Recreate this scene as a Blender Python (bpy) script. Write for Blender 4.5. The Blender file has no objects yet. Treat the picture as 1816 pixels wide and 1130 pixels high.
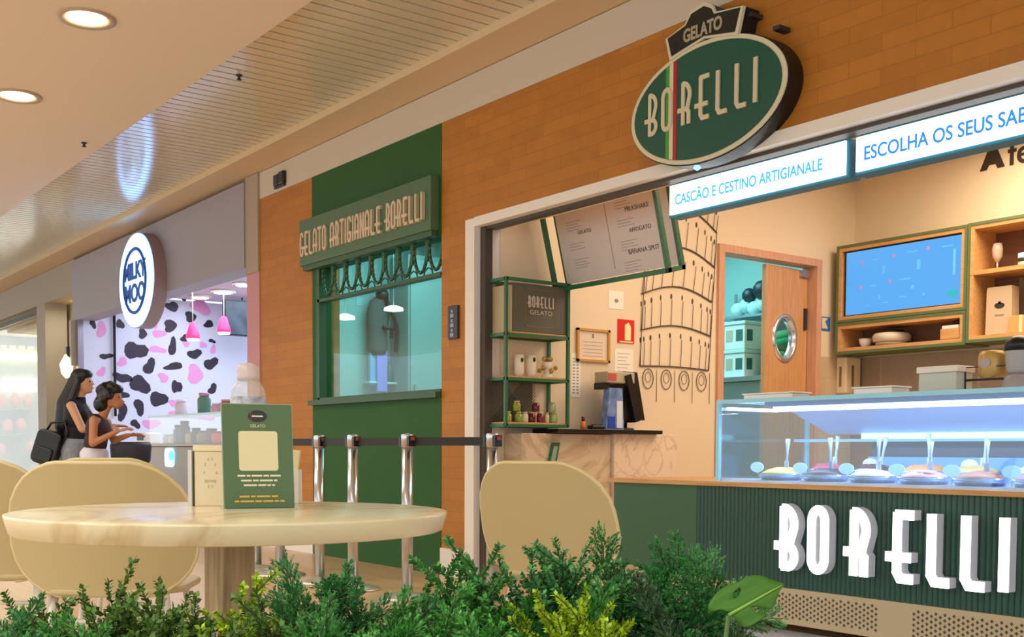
import bpy, bmesh, math, random
from mathutils import Vector, Matrix, Quaternion
D = bpy.data
S = bpy.context.scene
C = S.collection
PI = math.pi
R_ = math.radians
random.seed(7)

# ------------------------------------------------------------------ camera
YAW, PITCH, ROLL, FPX, PCX, PCY, EYE = -.933228329, -.0499023271, .00411318124, 1996.33, 894.41, 898.66, .87
_f = Vector((math.sin(YAW)*math.cos(PITCH), math.cos(YAW)*math.cos(PITCH), math.sin(PITCH)))
_r0 = Vector((math.cos(YAW), -math.sin(YAW), 0)); _u0 = _r0.cross(_f)
_r = math.cos(ROLL)*_r0 + math.sin(ROLL)*_u0
_u = -math.sin(ROLL)*_r0 + math.cos(ROLL)*_u0
cam = D.objects.new('camera', D.cameras.new('camera')); C.objects.link(cam)
M3 = Matrix((_r, _u, -_f)).transposed()
cam.matrix_world = Matrix.Translation((0, 0, EYE)) @ M3.to_4x4()
cam.data.sensor_width = 36; cam.data.lens = 36*FPX/1816
cam.data.shift_x = (908-PCX)/1816; cam.data.shift_y = (PCY-565)/1816
cam.data.clip_start = .05
S.camera = cam
def ray(px, py): return _r*((px-PCX)/FPX) - _u*((py-PCY)/FPX) + _f
EYEV = Vector((0, 0, EYE))
def at(px, py, d): return EYEV + ray(px, py)*d
def onY(px, py, Y): r = ray(px, py); return EYEV + r*(Y/r.y)
def onX(px, py, X): r = ray(px, py); return EYEV + r*(X/r.x)
def onZ(px, py, Z): r = ray(px, py); return EYEV + r*((Z-EYE)/r.z)

S.view_settings.view_transform = 'Standard'; S.view_settings.look = 'None'
S.view_settings.gamma = 1; S.view_settings.use_curve_mapping = False
S.view_settings.exposure = 0.42
W = D.worlds.new('world'); S.world = W; W.use_nodes = True
W.node_tree.nodes['Background'].inputs[0].default_value = (.94, 1, 1, 1)
W.node_tree.nodes['Background'].inputs[1].default_value = 1.25

def lamp(name, kind, loc, energy, color, size=.2, rot=(0, 0, 0), size_y=None, spread=None):
    l = D.lights.new(name, kind); l.energy = energy; l.color = color
    if kind == 'AREA':
        l.shape = 'RECTANGLE' if size_y else 'DISK'; l.size = size
        if size_y: l.size_y = size_y
        if spread: l.spread = R_(spread)
    elif kind == 'POINT': l.shadow_soft_size = size
    o = D.objects.new(name, l); o.location = loc; o.rotation_euler = rot; C.objects.link(o); return o
# light of the mall hall behind the photographer, of the shops' own ceilings
WARM = (.98, 1, .93)
lamp('hall_light', 'AREA', (-2.5, -1.6, 3.3), 170, WARM, 5, (R_(-18), 0, 0), 2.5)
lamp('hall_light', 'AREA', (-10, .2, 3.3), 215, WARM, 7, (R_(-18), 0, 0), 2.5)
lamp('shop_light', 'AREA', (-5.1, 5.25, 3.25), 14, (1, .84, .66), 1.2, (0, 0, 0), 1.0)
lamp('shop_light', 'AREA', (-4.1, 7.25, 3.25), 54, (1, .82, .62), 1.4, (0, 0, 0), 1.4)
lamp('shop_light', 'AREA', (-2.6, 6.6, 3.25), 36, (1, .80, .58), 1.6, (0, 0, 0), 2.2)
lamp('kitchen_light', 'AREA', (-8.3, 5.4, 2.95), 34, (.42, .92, 1), 1.4, (0, 0, 0), 1.4)
lamp('kitchen_light', 'AREA', (-7.2, 6.9, 2.95), 34, (.40, .95, 1), 1.0, (0, 0, 0), 1.4)
lamp('milkshake_shop_light', 'AREA', (-12.6, 5.9, 2.9), 85, (.80, .85, 1), 3.6, (0, 0, 0), 1.8)
lamp('far_shop_light', 'AREA', (-19.6, 5.8, 2.8), 42, (1, .88, .62), 2.4, (0, 0, 0), 2)
lamp('passage_fill', 'AREA', (-16.0, 4.65, 2.86), 12, (1, .9, .7), .8, (0, 0, 0), .5)  # added fill, brightens the beige column and passage

# ------------------------------------------------------------------ materials
def lin(c):
    if isinstance(c, str):
        c = [int(c[i:i+2], 16)/255 for i in (0, 2, 4)]
        return tuple(x/12.92 if x <= .04045 else ((x+.055)/1.055)**2.4 for x in c)
    return tuple(c)
MATS = {}
def mat(name, color, rough=.5, metal=0, emit=None, es=1, noise=0, scale=8, spec=.5, bump=0, alpha=1, trans=0):
    if name in MATS: return MATS[name]
    m = D.materials.new(name); m.use_nodes = True; MATS[name] = m
    n = m.node_tree; b = n.nodes['Principled BSDF']; c = lin(color)
    b.inputs['Base Color'].default_value = (*c, 1)
    b.inputs['Roughness'].default_value = rough; b.inputs['Metallic'].default_value = metal
    b.inputs['Specular IOR Level'].default_value = spec
    if alpha < 1: b.inputs['Alpha'].default_value = alpha
    if trans: b.inputs['Transmission Weight'].default_value = trans
    if emit is not None:
        b.inputs['Emission Color'].default_value = (*lin(emit), 1); b.inputs['Emission Strength'].default_value = es
    if noise or bump:
        tc = n.nodes.new('ShaderNodeTexCoord'); t = n.nodes.new('ShaderNodeTexNoise')
        t.inputs['Scale'].default_value = scale; t.inputs['Detail'].default_value = 4
        n.links.new(tc.outputs['Object'], t.inputs['Vector'])
        if noise:
            r = n.nodes.new('ShaderNodeValToRGB'); n.links.new(t.outputs['Fac'], r.inputs[0])
            r.color_ramp.elements[0].position = .3; r.color_ramp.elements[1].position = .7
            r.color_ramp.elements[0].color = (*[x*(1-noise) for x in c], 1)
            r.color_ramp.elements[1].color = (*[min(1, x*(1+noise)) for x in c], 1)
            n.links.new(r.outputs[0], b.inputs['Base Color'])
        if bump:
            bp = n.nodes.new('ShaderNodeBump'); bp.inputs['Strength'].default_value = bump
            n.links.new(t.outputs['Fac'], bp.inputs['Height']); n.links.new(bp.outputs[0], b.inputs['Normal'])
    return m
def glass(name, tint=(1, 1, 1), f0=.05, rough=0.0, clear=1.0):
    m = D.materials.new(name); m.use_nodes = True; MATS[name] = m
    n = m.node_tree; n.nodes.remove(n.nodes['Principled BSDF']); out = n.nodes['Material Output']
    t = n.nodes.new('ShaderNodeBsdfTransparent'); t.inputs[0].default_value = (*[x*clear for x in tint], 1)
    g = n.nodes.new('ShaderNodeBsdfGlossy'); g.inputs['Roughness'].default_value = rough
    lw = n.nodes.new('ShaderNodeLayerWeight'); lw.inputs[0].default_value = .5
    pw = n.nodes.new('ShaderNodeMath'); pw.operation = 'POWER'; pw.inputs[1].default_value = 5
    ma = n.nodes.new('ShaderNodeMath'); ma.operation = 'MULTIPLY_ADD'; ma.inputs[1].default_value = 1-f0; ma.inputs[2].default_value = f0
    mx = n.nodes.new('ShaderNodeMixShader')
    n.links.new(lw.outputs['Facing'], pw.inputs[0]); n.links.new(pw.outputs[0], ma.inputs[0]); n.links.new(ma.outputs[0], mx.inputs[0])
    n.links.new(t.outputs[0], mx.inputs[1]); n.links.new(g.outputs[0], mx.inputs[2])
    n.links.new(mx.outputs[0], out.inputs[0]); return m
def brickmat(name, c1, c2, mortar, bw, bh, axes='XZ', rough=.6, msize=.004, wood=0):
    m = D.materials.new(name); m.use_nodes = True; MATS[name] = m
    n = m.node_tree; b = n.nodes['Principled BSDF']; b.inputs['Roughness'].default_value = rough
    tc = n.nodes.new('ShaderNodeTexCoord'); sp = n.nodes.new('ShaderNodeSeparateXYZ'); cb = n.nodes.new('ShaderNodeCombineXYZ')
    n.links.new(tc.outputs['Object'], sp.inputs[0])
    n.links.new(sp.outputs[axes[0]], cb.inputs[0]); n.links.new(sp.outputs[axes[1]], cb.inputs[1])
    t = n.nodes.new('ShaderNodeTexBrick'); n.links.new(cb.outputs[0], t.inputs[0])
    t.inputs['Scale'].default_value = 1; t.inputs['Brick Width'].default_value = bw; t.inputs['Row Height'].default_value = bh
    t.inputs['Mortar Size'].default_value = msize; t.inputs['Mortar Smooth'].default_value = .6
    t.inputs['Color1'].default_value = (*lin(c1), 1); t.inputs['Color2'].default_value = (*lin(c2), 1); t.inputs['Mortar'].default_value = (*lin(mortar), 1)
    nz = n.nodes.new('ShaderNodeTexNoise'); nz.inputs['Scale'].default_value = 14; n.links.new(tc.outputs['Object'], nz.inputs['Vector'])
    if wood:
        mp = n.nodes.new('ShaderNodeMapping'); mp.inputs['Scale'].default_value = (1, 14, 14) if axes[0] == 'X' else (14, 1, 14)
        n.links.new(tc.outputs['Object'], mp.inputs[0]); n.links.new(mp.outputs[0], nz.inputs['Vector']); nz.inputs['Scale'].default_value = 3
    mx = n.nodes.new('ShaderNodeMix'); mx.data_type = 'RGBA'; mx.blend_type = 'MULTIPLY'; mx.inputs[0].default_value = .5
    rp = n.nodes.new('ShaderNodeValToRGB'); rp.color_ramp.elements[0].color = (.72, .70, .66, 1); rp.color_ramp.elements[1].color = (1.15, 1.12, 1.1, 1)
    n.links.new(nz.outputs['Fac'], rp.inputs[0]); n.links.new(t.outputs['Color'], mx.inputs[6]); n.links.new(rp.outputs[0], mx.inputs[7])
    n.links.new(mx.outputs[2], b.inputs['Base Color'])
    return m
def veinmat(name, base, vein, scale=2.2, rough=.3, lo=.47, hi=.53):
    m = D.materials.new(name); m.use_nodes = True; MATS[name] = m
    n = m.node_tree; b = n.nodes['Principled BSDF']; b.inputs['Roughness'].default_value = rough
    tc = n.nodes.new('ShaderNodeTexCoord'); t = n.nodes.new('ShaderNodeTexNoise'); t.inputs['Scale'].default_value = scale
    t.inputs['Detail'].default_value = 5; t.inputs['Distortion'].default_value = 1.6
    n.links.new(tc.outputs['Object'], t.inputs['Vector'])
    r = n.nodes.new('ShaderNodeValToRGB'); e = r.color_ramp.elements
    e[0].position = lo; e[0].color = (*lin(base), 1); e[1].position = hi; e[1].color = (*lin(base), 1)
    k = e.new((lo+hi)/2); k.color = (*lin(vein), 1)
    n.links.new(t.outputs['Fac'], r.inputs[0]); n.links.new(r.outputs[0], b.inputs['Base Color']); return m
def woodmat(name, c1, c2, stretch=(1, 12, 12), scale=4, rough=.5):
    m = D.materials.new(name); m.use_nodes = True; MATS[name] = m
    n = m.node_tree; b = n.nodes['Principled BSDF']; b.inputs['Roughness'].default_value = rough
    tc = n.nodes.new('ShaderNodeTexCoord'); mp = n.nodes.new('ShaderNodeMapping'); mp.inputs['Scale'].default_value = stretch
    t = n.nodes.new('ShaderNodeTexNoise'); t.inputs['Scale'].default_value = scale; t.inputs['Detail'].default_value = 5; t.inputs['Distortion'].default_value = .4
    n.links.new(tc.outputs['Object'], mp.inputs[0]); n.links.new(mp.outputs[0], t.inputs['Vector'])
    r = n.nodes.new('ShaderNodeValToRGB'); r.color_ramp.elements[0].position = .3; r.color_ramp.elements[1].position = .7
    r.color_ramp.elements[0].color = (*lin(c1), 1); r.color_ramp.elements[1].color = (*lin(c2), 1)
    n.links.new(t.outputs['Fac'], r.inputs[0]); n.links.new(r.outputs[0], b.inputs['Base Color']); return m

brick = brickmat('orange_brick', 'BC7820', 'AF6E1B', 'A66818', .34, .075, rough=.55)
floor_m = brickmat('floor_planks', 'D8B894', 'CCAA84', 'AF9070', 1.2, .18, 'XY', rough=.28, msize=.003, wood=1)
cream = mat('cream_paint', 'D8C8B2', .7)
fascia_m = mat('fascia_paint', 'CDBFAD', .6)
ceil_m = mat('smooth_ceiling_paint', 'E6D8C6', .75)
slat_m = mat('ceiling_slat_metal', 'DDD4BC', .15, .08, spec=.6)
void_m = mat('ceiling_void', '3A342A', .9)
cove_m = mat('cove_paint', 'DCC39C', .5)
white_p = mat('white_paint', 'EDE6DC', .6)
shopwall = mat('shop_wall_paint', 'E4D0B2', .7)
green_p = mat('green_paint', '2C5A2A', .6, noise=.05, scale=3, spec=.25)
green_d = mat('green_fascia_paint', '36583A', .45)
green_sign = mat('green_sign_board', '4A6C4C', .4)
green_fl = mat('fluted_green', '33594A', .45)
green_fr = mat('green_metal_frame', '2E6B45', .35)
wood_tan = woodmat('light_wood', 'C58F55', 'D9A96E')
wood_tan_v = woodmat('light_wood_upright', 'C08A5A', 'D2A06E', (12, 12, 1))
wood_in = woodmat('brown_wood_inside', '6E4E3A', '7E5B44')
black = mat('black_plastic', '14110F', .35)
blackm = mat('black_matte', '17120F', .7)
dkgrey = mat('dark_grey', '2C2C2E', .5)
chrome = mat('brushed_steel', 'C9CBD2', .22, .95)
steel = mat('stainless_steel', 'AFC0C8', .3, .85)
white = mat('white_plastic', 'EFEBE4', .4)
white_card = mat('white_box', 'F2EADC', .5)  # warm white for paper, trays and lids
creamc = mat('chair_shell', 'BEAC7E', .4)
creamc2 = mat('chair_shell_edge', 'D8C592', .3)
ivory = mat('ivory_card', 'E2D0AC', .55)
marble = veinmat('marble_tabletop', 'E6DAB4', 'D3BE92', 1.6, .22, .45, .55)
marble_w = veinmat('pale_marble', 'DCC6A8', 'C2A888', 2, .25, .44, .56)
marble_b = veinmat('pink_marble', 'EBD5BC', 'D6B99C', 3, .25)
tile_w = brickmat('grey_brown_tile', 'A3907C', '9B8874', 'B3A594', .9, .34, rough=.35, msize=.006)
tile_s = brickmat('cream_side_tile', 'CDB593', 'C8B08E', 'BBA27E', .3, .3, 'YZ', rough=.35, msize=.004)
glass_c = glass('clear_glass')
glass_d = glass('display_glass', (.80, .91, 1), f0=.07, rough=.02)
glass_k = glass('kitchen_glass', (.86, 1, .98), clear=.95)
red = mat('red_paint', 'D8120C', .4)
sign_green = mat('sign_enamel_green', '05503F', .4)
sign_white = mat('sign_white', 'D9D2B4', .4)
sign_black = mat('sign_black', '10110C', .4)
led_white = mat('led_white', 'FFFFFF', .5, emit=(.80, .93, 1), es=6)
led_letters = mat('led_letters', 'FFFFFF', .5, emit=(.97, .98, 1), es=2.6)
lightbox_m = mat('lightbox_face', 'FFFFFF', .5, emit=(.93, .99, 1), es=1.6)
cyan_txt = mat('cyan_lettering', '1C6F90', .5, emit=(.06, .50, .80), es=.75)
blue_txt = mat('blue_lettering', '0F3F90', .5, emit=(.02, .26, .85), es=.8)
lamp_m = mat('lamp_glow', 'FFFFFF', .5, emit=(1, .88, .66), es=14)
screen_m = mat('screen_blue', '0A1420', .3, emit='5CB4FF', es=.68)
gold = mat('gold_letter', 'D9A520', .4)
hairblack = mat('black_hair', '0C0A0C', .4)

# ------------------------------------------------------------------ mesh helpers
class MB:
    def __init__(s): s.bm = bmesh.new(); s.mats = []; s.i = 0
    def m(s, material):
        if material not in s.mats: s.mats.append(material)
        s.i = s.mats.index(material); return s
    def _tag(s, faces, smooth=False):
        for f in faces: f.material_index = s.i; f.smooth = smooth
    def box(s, x0, x1, y0, y1, z0, z1, M=None):
        P = [Vector((x, y, z)) for x in (x0, x1) for y in (y0, y1) for z in (z0, z1)]
        if M is not None: P = [M @ p for p in P]
        v = [s.bm.verts.new(p) for p in P]
        F = [(0, 1, 3, 2), (4, 6, 7, 5), (0, 4, 5, 1), (2, 3, 7, 6), (0, 2, 6, 4), (1, 5, 7, 3)]
        s._tag([s.bm.faces.new([v[i] for i in f]) for f in F]); return s
    def ring(s, pts): return [s.bm.verts.new(p) for p in pts]
    def loft(s, rings, cap=True, smooth=True, closed=True):
        V = [s.ring(r) for r in rings]; fs = []
        for a, b in zip(V, V[1:]):
            n = len(a)
            for i in range(n if closed else n-1):
                j = (i+1) % n; fs.append(s.bm.faces.new((a[i], a[j], b[j], b[i])))
        s._tag(fs, smooth)
        if cap: s._tag([s.bm.faces.new(V[0][::-1]), s.bm.faces.new(V[-1])])
        return s
    def tube(s, pts, r, seg=8, cap=True, smooth=True):
        pts = [Vector(p) for p in pts]
        rr = r if isinstance(r, (list, tuple)) else [r]*len(pts)
        rings = []; prev = None
        for i, p in enumerate(pts):
            d = (pts[min(i+1, len(pts)-1)]-pts[max(i-1, 0)]).normalized()
            if prev is None:
                n = d.orthogonal().normalized()
            else:
                n = (prev-d*prev.dot(d)).normalized()
            prev = n; b = d.cross(n)
            rings.append([p+(n*math.cos(a)+b*math.sin(a))*rr[i] for a in [2*PI*k/seg for k in range(seg)]])
        return s.loft(rings, cap, smooth)
    def lathe(s, prof, c=(0, 0, 0), seg=24, sx=1, sy=1):
        c = Vector(c)
        return s.loft([[c+Vector((max(r, 1e-4)*sx*math.cos(a), max(r, 1e-4)*sy*math.sin(a), z)) for a in [2*PI*k/seg for k in range(seg)]] for r, z in prof])
    def ball(s, c, r, seg=12, sc=(1, 1, 1)):
        n = seg//2
        return s.lathe([(r*math.sin(PI*k/n)*1, -r*math.cos(PI*k/n)*sc[2]) for k in range(n+1)], c, seg, sc[0], sc[1])
    def prism(s, out, z0, z1, M=None, smooth=False):
        a = [Vector((x, y, z0)) for x, y in out]; b = [Vector((x, y, z1)) for x, y in out]
        if M is not None: a = [M @ p for p in a]; b = [M @ p for p in b]
        return s.loft([a, b], True, smooth)
    def quad(s, a, b, c, d):
        s._tag([s.bm.faces.new([s.bm.verts.new(Vector(p)) for p in (a, b, c, d)])]); return s
    def build(s, name, material=None, parent=None, loc=None, bevel=0, shift=True):
        me = D.meshes.new(name)
        bmesh.ops.recalc_face_normals(s.bm, faces=s.bm.faces)
        if loc is not None and shift:
            for v in s.bm.verts: v.co -= Vector(loc)
        s.bm.to_mesh(me); s.bm.free()
        for m_ in (s.mats or [material]): me.materials.append(m_)
        o = D.objects.new(name, me); C.objects.link(o)
        if loc is not None: o.location = loc
        if parent is not None:
            o.parent = parent
        if bevel:
            b = o.modifiers.new('bevel', 'BEVEL'); b.width = bevel; b.segments = 2; b.limit_method = 'ANGLE'
        return o
def part(mb, name, parent, material=None, bevel=0, label=None):
    """world-space shapes become a child of parent (a thing at parent.location, or a part whose mesh is local to its thing)"""
    root = parent
    while root.parent: root = root.parent
    Mi = (Matrix.Translation(root.location) @ root.rotation_euler.to_matrix().to_4x4()).inverted()
    bmesh.ops.transform(mb.bm, matrix=Mi, verts=mb.bm.verts)
    o = mb.build(name, material, parent, bevel=bevel)
    if label: o['label'] = label
    return o
def thing(name, label, cat, loc=(0, 0, 0), rz=0, group=None):
    o = D.objects.new(name, None); C.objects.link(o); o.empty_display_size = .1
    o.location = loc; o.rotation_euler = (0, 0, rz); o['label'] = label; o['category'] = cat
    if group: o['group'] = group
    return o
def tag(o, label, cat, group=None):
    o['label'] = label; o['category'] = cat
    if group: o['group'] = group
    return o
def struct(mb, name, material=None, parent=None):
    o = mb.build(name, material, parent); o['kind'] = 'structure'; return o
def dup(root, loc, label, rz=None, group=None):
    def cp(o, par):
        c = o.copy(); C.objects.link(c)
        if par: c.parent = par
        for ch in o.children: cp(ch, c)
        return c
    r = cp(root, None); r.location = loc; r['label'] = label
    if rz is not None: r.rotation_euler = (0, 0, rz)
    if group: r['group'] = group
    return r
def textmesh(name, body, size, material, parent, loc, facing='-Y', ext=.001, sx=1, align='CENTER', bold=0):
    cu = D.curves.new(name, 'FONT'); cu.body = body; cu.size = size; cu.extrude = ext; cu.align_x = align; cu.align_y = 'CENTER'; cu.offset = bold
    t = D.objects.new(name, cu); C.objects.link(t)
    dg = bpy.context.evaluated_depsgraph_get(); me = D.meshes.new_from_object(t.evaluated_get(dg))
    D.objects.remove(t); me.name = name
    me.transform(Matrix.Diagonal((sx, 1, 1, 1)))
    rot = {'-Y': Matrix.Rotation(PI/2, 4, 'X'), '+X': Matrix.Rotation(PI/2, 4, 'Z') @ Matrix.Rotation(PI/2, 4, 'X')}[facing] if isinstance(facing, str) else facing
    me.transform(Matrix.Translation(loc) @ rot)
    me.materials.clear(); me.materials.append(material)
    o = D.objects.new(name, me); C.objects.link(o)
    if parent is not None:
        root = parent
        while root.parent: root = root.parent
        me.transform((Matrix.Translation(root.location) @ root.rotation_euler.to_matrix().to_4x4()).inverted())
        o.parent = parent
    return o
# tall art-deco letters as strokes in a 0..1 high box
def arc(cx, cy, rx, ry, a0, a1, n=8): return [(cx+rx*math.cos(R_(a0+(a1-a0)*i/n)), cy+ry*math.sin(R_(a0+(a1-a0)*i/n))) for i in range(n+1)]
GLY = {
 'B': (.36, [[(.10, 0.02), (.10, .98)], [(.10, .98)]+arc(.10, .72, .22, .26, 80, -20)+[(.22, .36)], [(-.05, .36), (.22, .36)], [(.22, .36)]+arc(.18, .19, .15, .17, 60, -80)+[(.10, .02)]]),
 'O': (.34, [arc(.17, .80, .13, .18, 0, 180, 10)+[(.04, .2)]+arc(.17, .20, .13, .18, 180, 360, 10)+[(.30, .80)]]),
 'R': (.36, [[(.10, 0.02), (.10, .98)], [(.10, .98)]+arc(.10, .70, .22, .28, 80, -25)+[(.24, .36)], [(-.05, .36), (.28, .36)], [(.22, .36), (.29, .28), (.29, .02)]]),
 'E': (.36, [[(.34, .98), (.10, .98), (.10, .12), (.16, .02), (.34, .02)], [(-.06, .34), (.30, .34)]]),
 'L': (.34, [[(.06, .98), (.06, .12), (.12, .02), (.32, .02)]]),
 'I': (.12, [[(.06, .98), (.06, .02)]]),
 'G': (.34, [arc(.17, .80, .13, .18, 10, 180, 8)+[(.04, .2)]+arc(.17, .20, .13, .18, 180, 360, 8)+[(.30, .36), (.18, .36)]]),
 'A': (.36, [[(.04, .02), (.04, .70)]+arc(.18, .76, .14, .22, 180, 0, 8)+[(.32, .02)], [(-.04, .30), (.40, .30)]]),
 'T': (.34, [[(0, .98), (.34, .98)], [(.17, .98), (.17, .02)]]),
 'N': (.34, [[(.04, .02), (.04, .98), (.30, .02), (.30, .98)]]),
}
def deco(mb, word, h, w=.055, depth=.03, gap=.14, M=None, place=None):
    """letters in local xy (x along text, y up), thickness depth toward +z"""
    x = 0; idx = 0
    for k, ch in enumerate(word):
        if ch == ' ': x += .34*h; continue
        wd, strokes = GLY[ch]
        x0 = place[k] if place else x
        for st in strokes:
            P = [Vector((x0+a*h, b*h, 0)) for a, b in st]
            for p, q in zip(P, P[1:]):
                d = (q-p)
                if d.length < 1e-6: continue
                d.normalize(); n = Vector((-d.y, d.x, 0))*w*h; e = d*w*h*.5
                pts = [p-e-n, q+e-n, q+e+n, p-e+n]
                idx += 1; mb.prism([(v.x, v.y) for v in pts], -.00003*idx, depth+.00007*idx, M)
        x += (wd+gap)*h
    return x
FY = Matrix.Rotation(PI/2, 4, 'X')          # local xy plane -> world XZ facing -Y
def frameY(x, y, z): return Matrix.Translation((x, y, z)) @ FY
def frameX(x, y, z): return Matrix.Translation((x, y, z)) @ Matrix.Rotation(PI/2, 4, 'Z') @ FY
def rrect(w, h, r, n=5):
    o = []
    for cx, cy, a in ((w/2-r, h/2-r, 0), (-w/2+r, h/2-r, 90), (-w/2+r, -h/2+r, 180), (w/2-r, -h/2+r, 270)):
        o += [(cx+r*math.cos(R_(a+90*i/n)), cy+r*math.sin(R_(a+90*i/n))) for i in range(n+1)]
    return o
def ell(cx, cy, rx, ry, n=48): return [(cx+rx*math.cos(2*PI*i/n), cy+ry*math.sin(2*PI*i/n)) for i in range(n)]

# ================================================================== SETTING
F = 4.313                                   # the shop fronts' plane
XW = -6.15                                  # side wall inside the shop
YB = 8.34                                   # back wall inside the shop
ZC = 3.40
struct(MB().box(-26, 3, -7, 10.5, -.1, 0), 'floor', floor_m)
# smooth dropped ceiling and slatted ceiling
o = struct(MB().box(-26, 3, -7, 2.92, 3.35, 3.5), 'ceiling', ceil_m)
mb = MB()
x = -25.9
while x < -1.5:
    mb.box(x, x+.094, 2.9, 4.0, ZC, ZC+.012); x += .11
struct(mb, 'ceiling_slats', slat_m)
struct(MB().box(-26, 3, 2.92, 4.0, ZC+.05, ZC+.08), 'ceiling_void', void_m)
struct(MB().box(-26, 3, 3.99, F+.35, 3.35, 3.55), 'trim_1', cove_m)      # cove soffit over the fronts
# cream fascia above the brick
mb = MB().box(-9.53, 3, F, F+.3, 3.112, 3.345)
struct(mb, 'wall_upper', fascia_m)
# brick front: pilaster, right pilaster, lintel
mb = MB()
mb.box(-9.53, -8.50, F, F+.25, .19, 3.11)
mb.box(-6.56, -6.26, F, F+.22, .19, 3.11)
mb.box(-6.26, 1.2, F, F+.22, 2.40, 3.11)
struct(mb, 'wall_front', brick)
mb = MB().box(-9.53, -8.50, F-.012, F+.24, 0, .19).box(-6.56, -6.26, F-.012, F+.2, 0, .19)
struct(mb, 'baseboard_front', white_p)
# opening trims
mb = MB().box(-6.26, -6.155, F-.01, F+.2, 0, 2.40).box(-6.155, 1.2, F-.01, F+.2, 2.345, 2.405)
struct(mb, 'trim_2', white_p)
struct(MB().box(-6.155, -6.10, F+.04, F+.1, 0, 2.345).box(-6.1, 1.2, F+.05, F+.12, 2.325, 2.345), 'trim_3', mat('shutter_rail', '4A4138', .5))
# inner shop shell
mb = MB()
mb.box(XW-.12, XW, F+.2, 6.66, 0, 3.3).box(XW-.12, XW, 7.84, YB, 0, 3.3).box(XW-.12, XW, 6.66, 7.84, 2.46, 3.3)
struct(mb, 'wall_left', shopwall)
struct(MB().box(-8.7, .8, YB, YB+.12, 1.68, 3.3), 'wall_back', shopwall)
struct(MB().box(-6.15, .8, YB-.012, YB+.1, 0, 1.68), 'wall_back_tiles', tile_w)
struct(MB().box(XW-.1, XW+.012, 7.88, YB-.02, 0, 1.68), 'wall_left_tiles', tile_s)
struct(MB().box(.7, .82, F+.2, YB, 0, 3.3), 'wall_right', shopwall)
struct(MB().box(-6.15, .8, F+.22, YB, 3.29, 3.35), 'ceiling_shop', shopwall)
# kitchen behind the green front
kw = mat('kitchen_wall', '93B8B6', .5)
mb = MB().box(-9.75, -9.65, F+.25, YB, 0, 3.0).box(-9.65, -6.27, YB-.15, YB-.02, 0, 3.0)
struct(mb, 'wall_kitchen', kw)
struct(MB().box(-9.75, -6.27, F+.26, YB, 3.0, 3.06), 'ceiling_kitchen', kw)
# green wall below and above the window
mb = MB().box(-8.50, -6.56, F-.004, F+.16, 0, 1.25).box(-8.50, -6.56, F-.004, F+.16, 2.36, 3.11)
mb.box(-8.50, -8.40, F-.004, F+.12, 1.25, 2.36)
struct(mb, 'wall_green', green_p)
struct(MB().box(-8.50, -6.56, F-.05, F+.1, 1.235, 1.275), 'window_sill', green_d)
mb = MB().box(-8.42, -8.37, F-.01, F+.06, 1.275, 2.36).box(-8.40, -6.56, F-.01, F+.06, 2.075, 2.10)
mb.box(-8.40, -6.56, F-.01, F+.06, 1.275, 1.295)
# arched lattice: row of hanging ovals
n = 9; wv = (8.37-6.56)/n
for k in range(n):
    cx = -8.37+wv*(k+.5)
    P = [(cx+wv*.44*math.cos(R_(a)), 2.315+.185*math.sin(R_(a))) for a in range(150, 391, 15)]
    for p, q in zip(P, P[1:]):
        mb.tube([(p[0], F+.02, p[1]), (q[0], F+.02, q[1])], .013, 6)
    if k < n-1:
        mb.prism([(cx+wv/2-.02, 2.37), (cx+wv/2+.02, 2.37), (cx+wv/2+.012, 2.20), (cx+wv/2-.012, 2.20)], 0, .03, frameY(0, F+.035, 0))
        P = [(cx+wv/2+wv*.30*math.cos(R_(a)), 2.10+.055*math.sin(R_(a))) for a in range(0, 181, 45)]
        for p, q in zip(P, P[1:]): mb.tube([(p[0], F+.02, p[1]), (q[0], F+.02, q[1])], .006, 5)
wn = struct(mb, 'window_1', green_d)
struct(MB().box(-8.37, -6.56, F+.055, F+.061, 1.29, 2.36), 'window_1_glass', glass_k)

# sign board over the window
t = thing('shop_sign', 'long green board sign with cream letters above the green kitchen window', 'sign', (-7.585, F-.03, 2.57))
part(MB().box(-8.59, -6.585, F-.075, F-.004, 2.385, 2.755), 'board', t, green_sign, .004)
part(MB().box(-8.56, -6.60, F-.06, F-.004, 2.345, 2.385), 'lower_ledge', t, green_d)
mb = MB(); wdt = deco(MB(), 'GELATO ARTIGIANALE BORELLI', .185, .06, .01, .115)
Ms = frameY(-8.555, F-.075, 2.462) @ Matrix.Diagonal((1.92/wdt, 1, 1, 1))
deco(mb, 'GELATO ARTIGIANALE BORELLI', .185, .06, .012, .115, Ms)
part(mb, 'lettering', t, mat('cream_letters', 'CDBB9E', .5))
# ================================================================== NEIGHBOUR SHOP (cow print)
greyf = mat('grey_fascia', '9C97A0', .45)
struct(MB().box(-15.28, -9.80, F-.035, F+.2, 2.535, 3.31), 'wall_grey_fascia', greyf)
struct(MB().box(-9.80, -9.53, F-.02, F+.3, 2.47, 3.345), 'trim_4', mat('beige_pillar', 'A99A86', .6))
struct(MB().box(-9.80, -9.53, F-.01, F+.3, 0, 2.47), 'trim_5', mat('pink_pillar', 'C98F96', .55))
def cowmat():
    m = D.materials.new('cow_print'); m.use_nodes = True; n = m.node_tree; b = n.nodes['Principled BSDF']; b.inputs['Roughness'].default_value = .5
    b.inputs['Base Color'].default_value = (*lin('D3DAF2'), 1); return m
cow_w = cowmat()
blk = mat('cow_patch_black', '241B30', .5); pnk = mat('cow_patch_pink', 'E39AD2', .5)
XC = -15.1
mb = MB().m(cow_w); mb.box(XC-.1, XC, F+.05, 7.0, 0, 2.9)
struct(mb, 'wall_cow_print', cow_w)
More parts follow.
